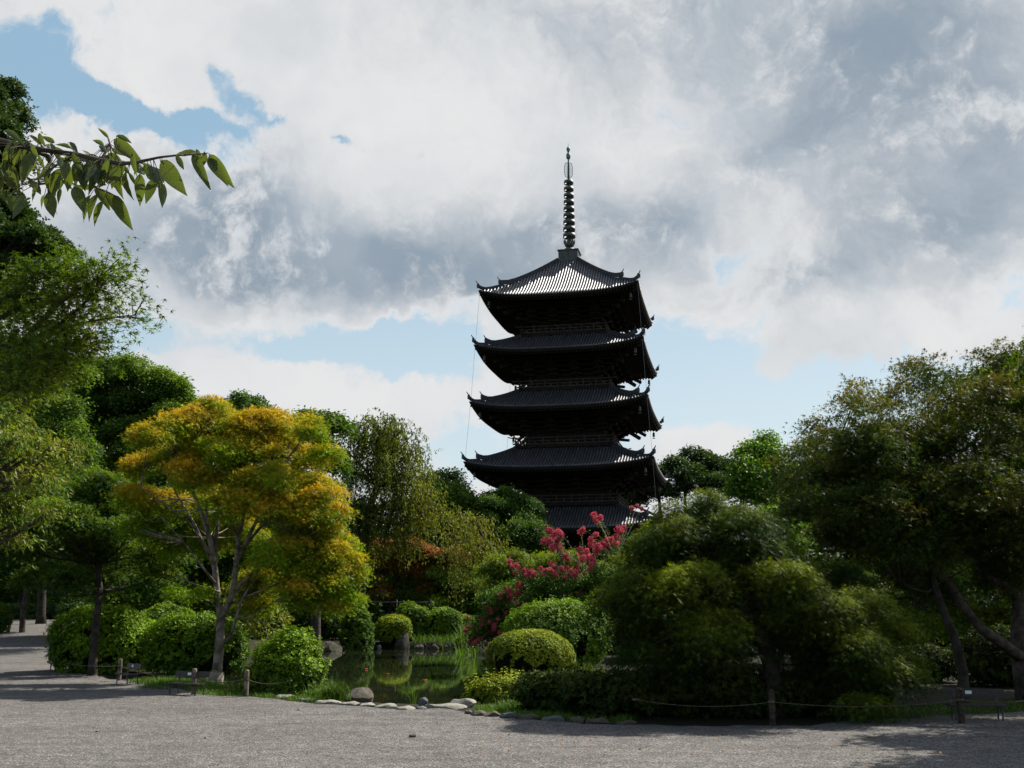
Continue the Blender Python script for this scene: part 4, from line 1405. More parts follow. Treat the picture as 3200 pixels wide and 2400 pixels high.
def gold_hue(Q, D, r, off):
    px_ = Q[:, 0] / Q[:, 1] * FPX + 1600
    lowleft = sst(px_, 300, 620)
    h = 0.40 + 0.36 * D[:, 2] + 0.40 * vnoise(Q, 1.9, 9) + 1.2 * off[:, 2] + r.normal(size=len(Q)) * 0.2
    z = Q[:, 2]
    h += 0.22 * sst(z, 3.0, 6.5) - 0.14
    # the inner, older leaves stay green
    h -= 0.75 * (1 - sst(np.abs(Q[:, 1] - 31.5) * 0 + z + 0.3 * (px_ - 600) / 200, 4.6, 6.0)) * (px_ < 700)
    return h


P, Dd, ids = crown('crown', gm, gl, L['gold'], 'star', cs=0.30, dens=1.0, per=30, leaf=0.095, seed=51, pad=1.75, padflat=0.5, padhue=0.13, flat=0.45, up=1.1, rv=0.65, ov=0.35, tdown=0.25, hue=gold_hue, shell=0.5, low=0.45, droop=0.5)
# stems: pale bark, forking low, spreading in a fan
stems = [([(672, 2140, 32), (680, 2080, 32), (688, 2000, 32), (690, 1930, 32), (682, 1880, 32), (672, 1780, 32), (655, 1680, 32), (625, 1590, 32.1), (585, 1500, 32.2), (545, 1420, 32.2)], [0.172, 0.143, 0.135, 0.123, 0.094, 0.086, 0.070, 0.057, 0.041, 0.025]),
         ([(690, 1930, 32), (712, 1890, 32), (728, 1850, 31.9), (738, 1760, 31.8), (745, 1680, 31.8), (775, 1560, 31.8), (800, 1460, 31.8)], [0.115, 0.098, 0.090, 0.078, 0.066, 0.045, 0.025]),
         ([(672, 1780, 32), (675, 1680, 32.2), (690, 1560, 32.3), (690, 1420, 32.3), (680, 1310, 32.3)], [0.074, 0.061, 0.049, 0.037, 0.016]),
         ([(738, 1760, 31.9), (790, 1650, 31.6), (850, 1540, 31.5), (900, 1430, 31.5)], [0.070, 0.053, 0.037, 0.016]),
         ([(738, 1740, 31.9), (820, 1640, 32.3), (920, 1560, 32.5), (1000, 1480, 32.5)], [0.057, 0.045, 0.033, 0.016]),
         ([(728, 1850, 31.9), (820, 1760, 31.6), (930, 1690, 31.5), (1030, 1640, 31.5)], [0.057, 0.041, 0.029, 0.016]),
         ([(712, 1890, 32), (830, 1840, 31.8), (950, 1790, 31.8), (1050, 1760, 31.8)], [0.049, 0.037, 0.025, 0.012]),
         ([(665, 1740, 32), (600, 1640, 31.6), (520, 1580, 31.4), (440, 1520, 31.4)], [0.045, 0.033, 0.025, 0.012]),
         ([(678, 1830, 32), (640, 1780, 31.6), (570, 1690, 31.4), (500, 1610, 31.3)], [0.049, 0.037, 0.025, 0.010]),
         ([(672, 1780, 32), (610, 1640, 32.3), (560, 1560, 32.6), (500, 1440, 32.8)], [0.041, 0.033, 0.025, 0.012]),
         ([(688, 1850, 31.9), (620, 1830, 31.5), (570, 1810, 31.4), (545, 1800, 31.4)], [0.029, 0.023, 0.016, 0.008]),
         ([(700, 2010, 31.95), (722, 1985, 31.9), (738, 1930, 31.8), (755, 1875, 31.8), (800, 1800, 31.6)], [0.045, 0.043, 0.039, 0.033, 0.016]),
         ([(712, 1985, 31.9), (780, 1930, 31.6), (860, 1880, 31.5)], [0.025, 0.018, 0.010]),
         ([(655, 1680, 32), (640, 1560, 32), (640, 1450, 31.9)], [0.041, 0.029, 0.012])]
mb = MB()
for (pth, rr) in stems[:2]:
    mb.tube(ppath(pth), rr, 10)
mb.tube(ppath([(671, 2152, 32), (674, 2135, 32), (680, 2100, 32)]), [.30, .23, .185], 10)
mb.build('trunk', M['bark_pale'], gm)
mb = MB()
for (pth, rr) in stems[2:]:
    mb.tube(ppath(pth), rr, 6)
r = np.random.default_rng(3)
ends = [ppath(p)[2:] for p, _ in stems]
ends = np.concatenate(ends)
for q in r.choice(len(P), min(260, len(P)), replace=False):
    e = P[q]
    dz = ends - e
    c = np.linalg.norm(dz, axis=1) + np.where(ends[:, 2] > e[2], 1.2, 0)
    s = ends[int(np.argmin(c))]
    mb.tube(bez(s, (s + e) / 2 + np.array((0, 0, -0.1)), e, 4), [.022, .016, .011, .006], 4, cap=False)
mb.build('branches', M['bark_pale'], gm)

# dark green maple with the leaning trunk to its left
simple_tree('maple', 'dark green maple with a bare dark trunk in front of the left clipped bush', 'tree', 36.6, 290,
            [(288, 2112, 36.6), (292, 2040, 36.6), (300, 1950, 36.8), (312, 1850, 37.2), (305, 1760, 37.8), (300, 1640, 38.5), (310, 1560, 39.5)], [.17, .135, .125, .11, .09, .07, .04],
            [(120, 1560, 70, 0.1), (200, 1540, 80, 1.4), (300, 1530, 80, 0.7), (390, 1540, 70, 1.6), (470, 1560, 60, 1.7), (90, 1640, 80, -0.6), (190, 1630, 90, -0.8), (310, 1620, 90, 2.6), (420, 1640, 80, 0.2), (60, 1720, 70, 0.1), (160, 1720, 80, 3.3), (260, 1710, 80, 1.1), (370, 1730, 80, 2.6), (480, 1720, 70, 1.1), (100, 1800, 60, 1.8), (220, 1800, 60, -0.3),
             (330, 1800, 50, 1.8), (430, 1810, 60, 2.7), (520, 1790, 50, 1.3)], L['maple'], dd=1.8, fl=0.5, tmpl='star3', cs=0.42, dens=0.8, per=34, leaf=0.12, seed=52, flat=0.32, inner_fill=7, hue=outer_hue(0.25, 0.4, 0.3))
# drooping-leaved cherry at the left edge
simple_tree('cherry_tree', 'cherry tree with drooping yellow-green leaves at the left edge', 'tree', 24, -260,
            [(-260, 2300, 24), (-250, 2000, 24), (-230, 1750, 24), (-150, 1550, 24)], [.2, .17, .14, .08],
            [(20, 1390, 80), (90, 1400, 70), (160, 1430, 50), (30, 1500, 80), (110, 1500, 60), (20, 1600, 70), (90, 1610, 50), (150, 1600, 30), (30, 1680, 50), (-80, 1400, 120), (-90, 1600, 120), (-60, 1250, 90), (230, 1400, 40), (80, 1340, 50), (10, 1310, 60)], L['cherry'], dd=1.0, fl=0.5,
            tmpl='droop', cs=0.32, dens=0.7, per=11, leaf=0.115, seed=53, flat=0.35, up=0.3, tdown=1.4, rv=0.5, inner_fill=8, hue=outer_hue(0.6, 0.3, 0.3), bark='bark')
simple_tree('cherry_tree', 'small cherry with broad sunlit yellow-green leaves right of the golden maple trunk', 'tree', 37, 830,
            [(840, 2100, 37), (835, 2000, 37), (815, 1900, 37), (800, 1840, 37)], [.06, .05, .04, .025],
            [(770, 1850, 45), (830, 1860, 45), (880, 1890, 35), (800, 1910, 45), (860, 1940, 35), (790, 1970, 30), (745, 1900, 35), (720, 1850, 30), (840, 1990, 25)], L['cherry'], dd=0.6, fl=0.7,
            tmpl='droop', cs=0.35, dens=0.5, per=7, leaf=0.15, seed=54, flat=0.5, up=0.3, tdown=1.2, hue=outer_hue(0.75, 0.2, 0.2), bark='bark')
# tall dark tree cut by the left edge
simple_tree('evergreen_oak', 'tall dark evergreen cut by the left edge, rising above the cherry branch', 'tree', 40, -260,
            [(-300, 2080, 40), (-290, 1600, 40), (-260, 1100, 40), (-200, 700, 40), (-170, 450, 40)], [.45, .4, .32, .2, .1],
            [(10, 290, 45), (30, 350, 50), (20, 420, 55), (-60, 330, 90), (-70, 450, 110), (10, 520, 50), (-40, 600, 100), (20, 650, 60), (60, 720, 50), (120, 745, 48), (165, 765, 38), (60, 800, 55), (10, 860, 60), (-40, 760, 110), (-60, 900, 110), (110, 780, 35),
             (-200, 500, 120), (-200, 800, 140), (-150, 1050, 140), (20, 940, 60), (-300, 650, 130)], L['dark'], dd=1.6, fl=0.8, tmpl='spray', cs=0.42, dens=0.9, per=28, leaf=0.13, seed=55, flat=0.6, inner_fill=6)

# near maple whose branch tips reach in from the left
nm = plant_root('maple', -7.6, 11.5, 'near green maple whose fine branch tips with star leaves reach in from the left edge', 'tree')
tips = [((-150, 1100, 11), (60, 1080, 10.6), (230, 1010, 10.4), (365, 840, 10.2)), ((-150, 1120, 11), (100, 1060, 10.8), (280, 990, 10.5), (430, 985, 10.4)), ((-150, 1060, 11), (30, 980, 10.8), (150, 900, 10.6), (225, 850, 10.5)),
        ((-100, 1110, 11), (90, 1090, 10.5), (220, 1075, 10.3), (310, 1078, 10.2)), ((-120, 1000, 11), (20, 930, 10.6), (90, 890, 10.5), (150, 860, 10.5)), ((-150, 1160, 11), (20, 1150, 10.4), (120, 1130, 10.3), (200, 1090, 10.2)),
        ((60, 1080, 10.6), (170, 960, 10.4), (260, 890, 10.3), (330, 855, 10.2)), ((-150, 1250, 11), (0, 1230, 10.5), (80, 1200, 10.4), (130, 1190, 10.4))]
mb = MB(); r = np.random.default_rng(8)
mb.tube([(-7.6, 11.5, -0.1), (-7.5, 11.5, 1.5), (-7.3, 11.4, 3.0), (-7.0, 11.2, 4.6)], [.22, .17, .14, .1], 10)
mb.build('trunk', M['bark'], nm)
mb = MB(); P = []; Tn = []
for t in tips:
    p = ppath(t)
    p = np.vstack([bez(p[0], (p[0] + p[1]) / 2, p[1], 4)[:-1], bez(p[1], p[2], p[3], 9)])
    mb.tube(np.vstack([[(-7.0, 11.2, 4.6)], p]), np.linspace(.035, .004, len(p) + 1), 5)
    for q in range(95):
        j = r.integers(2, len(p))
        u = r.random()
        s = p[j - 1] * (1 - u) + p[j] * u
        dr = nrmz(p[j] - p[j - 1])
        e = s + dr * r.uniform(0.02, 0.22) + r.normal(size=3) * (0.10, 0.18, 0.10)
        if q % 2 == 0: mb.tube([s, (s + e) / 2 + (0, 0, .01), e], [.005, .004, .002], 4, cap=False)
        k = r.integers(8, 15)
        P.append(e + r.normal(size=(k, 3)) * (0.075, 0.10, 0.045)); Tn.append(np.repeat((dr * 0.7)[None], k, 0))
mb.build('branches', M['bark'], nm)
P = np.concatenate(P); Tn = np.concatenate(Tn)
m_ = len(P)
me = leaves_mesh('leaves', P, np.array((0, 0, 1.0)) + r.normal(size=(m_, 3)) * 0.6, Tn + r.normal(size=(m_, 3)) * 0.8 + (0, 0, -0.5), 0.066 * r.uniform(.7, 1.2, m_), 'star',
                 0.35 + 0.35 * vnoise(P, 3, 2) + r.normal(size=m_) * 0.25)
TOTAL += len(me.polygons)
link('leaves', me, L['maple'], nm)['kind'] = 'stuff'
crown('crown', nm, plobes(11.5, [(-120, 1000, 120), (-60, 1100, 90), (-150, 1250, 130), (-300, 1050, 200), (-350, 1300, 200), (-10, 1020, 50), (30, 1100, 50), (10, 1180, 50), (60, 960, 40), (100, 1010, 45), (150, 1040, 40), (90, 1130, 45), (160, 960, 35), (0, 930, 40), (220, 1030, 30)], 0.5, 0.6, seed=2), L['maple'], 'star', cs=0.22, dens=0.5, per=14, leaf=0.06, seed=56, flat=0.35,
      hue=outer_hue(0.4, 0.2, 0.3, 3))

# ------------------------------------------------------------------ laceleaf mound maple and its twisting trunk
LD = 22.4
lx = at(2400, 1950, LD)[0]
lm_ = plant_root('laceleaf_maple', lx, LD, 'wide drooping laceleaf maple mound with a dark arching trunk, in the right foreground', 'tree')
ll = plobes(LD, [(2200, 1600, 110), (2110, 1650, 90), (2300, 1620, 100), (2030, 1690, 80), (1985, 1760, 70), (2100, 1740, 110), (2220, 1720, 120), (2340, 1720, 110), (1950, 1850, 80), (2050, 1850, 110), (2180, 1840, 120), (2310, 1830, 120),
                 (2440, 1820, 100), (2500, 1790, 70), (1960, 1950, 80), (2060, 1960, 100), (2190, 1960, 110), (2560, 1880, 100), (2640, 1850, 60), (2480, 1930, 110), (2620, 1960, 100), (2700, 2000, 80), (1990, 2040, 70), (2110, 2060, 80), (2540, 2050, 100),
                 (2680, 2100, 90), (2760, 2090, 60), (2580, 2150, 80), (2700, 2190, 60), (2350, 1950, 80, 1.5), (2700, 1880, 70), (2780, 1960, 75), (2800, 2080, 65), (2640, 1790, 60, 1.0), (2240, 2050, 70, 1.5), (2460, 2150, 60, 1.2)], 1.3, 0.5, seed=6, dy=1.2)
P, Dd, ids = crown('crown', lm_, ll, L['lace'], 'lace', cs=0.34, dens=1.0, per=44, leaf=0.125, seed=57, pad=2.8, padflat=0.26, flat=0.30, up=1.0, rv=0.5, ov=0.3, tdown=0.55, droop=0.9, hue=outer_hue(0.28, 0.55, 0.35, 1.0), low=0.6)
mb = MB()
tk = ppath([(2425, 2275, 22.4), (2422, 2180, 22.4), (2410, 2080, 22.4), (2385, 2000, 22.3), (2350, 1930, 22.2), (2290, 1895, 22.1), (2240, 1870, 22.1), (2190, 1840, 22.1)])
tk[0][2] = 0
mb.tube(tk, [.24, .19, .17, .16, .15, .13, .10, .07], 9)
mb.build('trunk', M['bark_dark'], lm_)
mb = MB()
for tgt in ll[:24]:
    a_ = tk[random.choice([4, 5, 6, 7])]
    c_ = np.array(tgt[:3])
    mb.tube(bez(a_, (a_ + c_) / 2 + (0, 0, 0.25), c_, 6), np.linspace(.06, .015, 6), 5)
mb.build('branches', M['bark_dark'], lm_)

# ------------------------------------------------------------------ big sparse maple on the right
BD = 26.0
bm_ = plant_root('maple', at(3190, 1950, 27)[0], 27.0, 'largest maple, filling the right edge with sparse brown-tinged leaves and long bare limbs', 'tree')
bl = plobes(BD, [(2660, 1260, 60), (2700, 1230, 50), (2760, 1240, 60), (2690, 1310, 70), (2790, 1300, 80), (2850, 1180, 60), (2920, 1180, 70), (2980, 1190, 50), (2870, 1250, 80), (2960, 1260, 80), (3060, 1150, 45), (3130, 1130, 50), (3180, 1100, 60), (3080, 1220, 60),
                 (3170, 1210, 70), (3060, 1320, 80), (3160, 1320, 80), (2530, 1340, 45), (2580, 1340, 50), (2560, 1410, 70), (2640, 1400, 90), (2740, 1390, 90), (2850, 1370, 80), (2480, 1430, 60), (2460, 1500, 60), (2560, 1500, 90), (2680, 1490, 100), (2800, 1470, 100),
                 (2920, 1440, 100), (3040, 1450, 100), (3160, 1440, 100), (2470, 1560, 60), (2590, 1590, 90), (2720, 1590, 100), (2850, 1580, 100), (2980, 1570, 100), (3110, 1570, 100), (3220, 1560, 90), (2650, 1690, 80), (2780, 1700, 90), (2910, 1700, 90), (3050, 1690, 90), (3170, 1700, 80),
                 (2820, 1800, 60), (2900, 1830, 60), (3120, 1820, 70), (2500, 1620, 70), (2620, 1640, 80), (2740, 1660, 80), (2860, 1640, 80), (2980, 1640, 80), (3100, 1640, 80), (3200, 1660, 80), (2760, 1530, 80), (2900, 1510, 80), (3060, 1520, 80), (3180, 1500, 80), (2620, 1540, 70)], 2.4, 0.85, seed=7, dy=1.2)


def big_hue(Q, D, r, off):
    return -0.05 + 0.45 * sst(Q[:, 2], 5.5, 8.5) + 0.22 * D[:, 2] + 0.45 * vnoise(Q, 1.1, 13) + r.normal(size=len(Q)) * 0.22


zt_ = at(2800, 1345, BD)[2]
bl_top = [l for l in bl if l[2] > zt_ or l[0] < at(2540, 1400, BD)[0]]
bl_low = [l for l in bl if l not in bl_top]
P1, _d, _i = crown('crown_top', bm_, bl_top, L['olive'], 'star', cs=0.30, dens=0.22, per=24, leaf=0.10, seed=59, pad=1.8, padflat=0.6, flat=0.5, up=0.8, rv=0.9, hue=big_hue, shell=0.35, low=1.0, droop=0.15)
P, Dd, ids = crown('crown', bm_, bl_low, L['olive'], 'star', cs=0.36, dens=0.62, per=32, leaf=0.105, seed=58, pad=1.9, padflat=0.5, flat=0.45, up=0.9, rv=0.8, hue=big_hue, shell=0.45, low=0.8)
P = np.concatenate([P1, P1, P[::3]])
stems = [([(3215, 2190, 27), (3195, 2080, 27), (3185, 1980, 27), (3185, 1850, 27.5), (3190, 1720, 28), (3215, 1600, 28.5), (3215, 1480, 29), (3180, 1330, 29.5), (3150, 1180, 30)], [.30, .24, .21, .17, .14, .12, .09, .06, .03]),
         ([(3200, 2060, 27), (3130, 2010, 26.5), (3060, 1960, 26.2), (3000, 1880, 26), (2960, 1810, 26), (2930, 1790, 26), (2870, 1700, 26.5), (2800, 1600, 27.5), (2740, 1500, 28.5)], [.16, .13, .115, .105, .09, .08, .06, .05, .03]),
         ([(3185, 1870, 27.4), (3130, 1820, 27), (3085, 1800, 27), (3050, 1740, 27), (3020, 1650, 27.5), (2960, 1520, 28.5), (2900, 1380, 29.5)], [.13, .12, .105, .09, .07, .05, .03]),
         ([(3215, 1600, 28.5), (3150, 1450, 29), (3080, 1330, 29.5), (3040, 1220, 30)], [.08, .06, .045, .02]),
         ([(2870, 1700, 26.5), (2960, 1560, 28), (3010, 1400, 29), (2990, 1260, 29.5)], [.05, .04, .03, .015]),
         ([(2960, 1520, 28.5), (2860, 1440, 29.5), (2780, 1330, 30)], [.045, .035, .02]), ([(2800, 1600, 27.5), (2700, 1520, 28.5), (2600, 1440, 29.5)], [.045, .03, .015]),
         ([(3050, 1740, 27), (3110, 1700, 27.5), (3150, 1600, 28)], [.06, .05, .03]), ([(2960, 1800, 26), (2900, 1850, 26), (2850, 1840, 25.8), (2820, 1820, 25.8)], [.035, .03, .02, .01])]
mb = MB()
s0 = ppath(stems[0][0]); s0[0][2] = -0.1
mb.tube(s0, stems[0][1], 10)
mb.build('trunk', M['bark'], bm_)
mb = MB()
for (pth, rr) in stems[1:]: mb.tube(ppath(pth), rr, 8)
r = np.random.default_rng(5)
ends = np.concatenate([ppath(p)[3:] for p, _ in stems[:5]] + [ppath(p)[1:] for p, _ in stems[5:]])
for q in r.choice(len(P), min(700, len(P)), replace=False):
    e = P[q]
    c = np.linalg.norm(ends - e, axis=1) + np.where(ends[:, 2] > e[2], 2.0, 0)
    s = ends[int(np.argmin(c))]
    if np.linalg.norm(e - s) > 2.2: continue
    mb.tube(bez(s, (s + e) / 2 + r.normal(size=3) * 0.1 + (0, 0, -0.12), e, 5), [.028, .02, .014, .01, .006], 4, cap=False)
mb.build('branches', M['bark'], bm_)
# slim dark trunks nearer the path on the right
simple_tree('maple', 'slim dark leaning trunk beside the bench at the right, under the largest maple', 'tree', 25, 3010,
            [(3010, 2215, 25), (3010, 2100, 25), (2985, 2000, 25), (2945, 1900, 25.2), (2920, 1820, 25.4), (2880, 1700, 25.6)], [.15, .12, .11, .09, .07, .04],
            [(2900, 1540, 90), (2800, 1560, 90), (3000, 1540, 90), (2860, 1620, 60), (3100, 1560, 80), (2740, 1600, 70)], L['olive'], dd=1.2, fl=0.75, tmpl='star3', cs=0.4, dens=0.6, per=26, leaf=0.11, seed=59, flat=0.35)
# trees outside the frame on the right whose shade falls on the gravel
for i, (x, y, h, rr) in enumerate([(14.3, 22.0, 7.6, 2.9), (12.9, 18.0, 7.4, 2.9), (17.0, 31, 8.5, 4.0), (-29, 66, 8.5, 6.5), (-22.5, 45, 7.0, 3.2)]):
    root = plant_root('maple', x, y, ['spreading maple just beyond the right edge beside the bench', 'spreading maple beyond the right edge nearest the camera', 'tall maple beyond the right edge behind the bench', 'broad shady maple over the far gravel path at the left', 'low shady maple at the left edge beside the gravel path'][i], 'tree')
    lb = [(x + a_, y + b_, h + c_, rr * 0.55, rr * 0.55, rr * 0.35) for a_, b_, c_ in [(0, 0, 0.6), (-2, 0.5, -0.6), (2, -0.5, -0.5), (0.5, 2, -0.8), (-0.5, -2, -0.7), (-1.0, -1.5, 0), (1.5, 1.5, 0)]]
    P, Dd, ids = crown('crown', root, lb, L['maple'], 'star3', cs=0.5, dens=0.7, per=26, leaf=0.15, seed=60 + i, flat=0.35)
    wood(root, M['bark'], [(x, y, 0), (x - 0.1, y, 2), (x, y, 4), (x, y, h - 0.5)], [0.2, 0.17, 0.13, 0.06], lb, P, ids, seed=i, inner_fill=4)

# ------------------------------------------------------------------ crape myrtle
cm_ = plant_root('crape_myrtle', at(1760, 1950, 44)[0], 44, 'crape myrtle covered in pink flower clusters, reaching up in front of the pagoda', 'tree')
cl_ = plobes(44, [(1560, 1880, 55), (1620, 1850, 60), (1700, 1840, 65), (1780, 1840, 65), (1850, 1850, 60), (1540, 1940, 50), (1620, 1930, 60), (1720, 1920, 60), (1820, 1920, 60), (1500, 1990, 35), (1570, 2000, 45), (1900, 1900, 50), (1880, 1800, 40)], 0.8, 0.7, seed=8)
P, Dd, ids = crown('crown', cm_, cl_, L['camphor'], 'kite', cs=0.35, dens=0.7, per=34, leaf=0.095, seed=61, flat=0.6, hue=outer_hue(0.1, 0.2, 0.2))
flow = [(1715, 1658, 14), (1730, 1670, 14), (1745, 1663, 12), (1755, 1672, 10), (1815, 1662, 10), (1822, 1655, 9), (1700, 1693, 10), (1717, 1690, 12), (1742, 1686, 10), (1728, 1712, 13), (1750, 1716, 12), (1740, 1700, 8), (1855, 1608, 9), (1862, 1622, 11), (1875, 1618, 10), (1868, 1632, 9),
        (1935, 1655, 12), (1948, 1650, 9), (1862, 1670, 8), (1848, 1688, 11), (1845, 1702, 9), (1870, 1708, 14), (1885, 1702, 11), (1862, 1720, 9), (1895, 1688, 9), (1910, 1685, 9), (1930, 1680, 10), (1926, 1698, 9), (1812, 1718, 10), (1832, 1722, 9), (1768, 1738, 11), (1774, 1748, 8), (1840, 1740, 10),
        (1592, 1755, 9), (1612, 1766, 8), (1600, 1770, 7), (1636, 1788, 8), (1668, 1795, 10), (1690, 1780, 9), (1705, 1790, 12), (1722, 1783, 12), (1735, 1796, 9), (1750, 1780, 9), (1765, 1790, 11), (1785, 1786, 10), (1797, 1795, 9), (1770, 1808, 9), (1740, 1805, 8), (1820, 1745, 12), (1850, 1750, 12),
        (1618, 1825, 8), (1624, 1832, 9), (1600, 1852, 12), (1590, 1865, 12), (1580, 1860, 8), (1595, 1880, 13), (1620, 1855, 8), (1560, 1885, 14), (1570, 1880, 8), (1548, 1900, 10), (1540, 1905, 10), (1530, 1925, 9), (1785, 1850, 11), (1815, 1855, 10), (1835, 1852, 7), (1680, 1860, 6), (1600, 1910, 8), (1545, 1950, 7),
        (1480, 1992, 8), (1468, 2004, 7), (1535, 1975, 9), (1495, 1998, 6), (1520, 2016, 6), (1640, 1895, 7), (1660, 1910, 6), (1700, 1890, 6), (1460, 1960, 5), (1505, 1940, 7), (1975, 1588, 8), (1990, 1582, 7), (2005, 1590, 7), (2175, 1770, 6)]
rf2 = np.random.default_rng(40)
for (xa, ya, xb, yb, n_, w_) in ((1470, 1990, 1630, 1830, 44, 30), (1520, 2000, 1640, 1900, 20, 30), (1640, 1800, 1830, 1770, 26, 20), (1800, 1740, 1930, 1690, 14, 12), (1560, 1940, 1800, 1860, 20, 26), (1620, 1780, 1820, 1800, 16, 14)):
    for _i in range(n_):
        u_ = rf2.random()
        flow.append((xa + 8 + (xb - xa) * u_ + rf2.normal() * w_, ya + (yb - ya) * u_ + rf2.normal() * w_ * 0.8, rf2.uniform(4, 8)))
bpx = np.array([(1740, 1740), (1700, 1800), (1800, 1760), (1850, 1780), (1900, 1760), (1620, 1830), (1560, 1920), (1760, 1840), (1900, 1720)])
r = np.random.default_rng(21)
fl_me = []
for v_ in range(5):
    k = 150
    p = nrmz(r.normal(size=(k, 3))) * np.sqrt(r.random(k))[:, None] * (1, 1, 1.15) + r.normal(size=(k, 3)) * 0.12
    fl_me.append(leaves_mesh('flower_cluster', p, nrmz(p) + r.normal(size=(k, 3)) * 0.5, r.normal(size=(k, 3)), 0.36 * r.uniform(0.6, 1.2, k), 'sprig4', r.random(k)))
    fl_me[-1].materials.append(L['pink'])
st_ = MB(); lfP = []; lfD = []
for i, (x, y, s) in enumerate(flow):
    D_ = 44 + r.uniform(-1.2, 0.6)
    e = at(x, y, D_)
    if x > 1960: e = at(x, y, 46)
    o = instance('flower_cluster', fl_me[i % 5], cm_, (e[0] - cm_.location[0], e[1] - cm_.location[1], e[2] - cm_.location[2]), (r.random(), r.random(), r.random() * 6), (min(s, 9 + 0.25 * s) * 44 / FPX * 1.0,) * 3)
    q = bpx[int(np.argmin(np.hypot(bpx[:, 0] - x - 25, (bpx[:, 1] - y - 60))))]
    a_ = at(q[0] + 20, q[1] + 30, 44.2)
    pts = bez(a_, (a_ + e) / 2 + (0.1, 0, 0.25), e, 8)
    st_.tube(pts, np.linspace(.02, .008, 8), 4, cap=False)
    lfP.append(np.repeat(pts[2:], 5, 0) + r.normal(size=(30, 3)) * 0.045)
st_.tube([(cm_.location[0], 44, -0.1), (cm_.location[0] - 0.2, 44, 1.2), at(1740, 1860, 44), at(1740, 1760, 44)], [.12, .1, .07, .03], 7)
st_.tube([(cm_.location[0], 44, 0.5), at(1680, 1910, 43.8), at(1600, 1870, 43.6)], [.08, .06, .03], 6)
st_.tube([(cm_.location[0], 44, 0.6), at(1850, 1850, 44), at(1890, 1760, 44)], [.08, .06, .03], 6)
st_.build('branches', M['bark_pale'], cm_)
lfP = np.concatenate(lfP)
me = leaves_mesh('stem_leaves', lfP, r.normal(size=lfP.shape) + (0, -0.3, 0.8), r.normal(size=lfP.shape), 0.085 * r.uniform(.7, 1.3, len(lfP)), 'kite', r.random(len(lfP)) * 0.6)
link('stem_leaves', me, L['camphor'], cm_)['kind'] = 'stuff'
TOTAL += len(me.polygons) + 100 * 1200

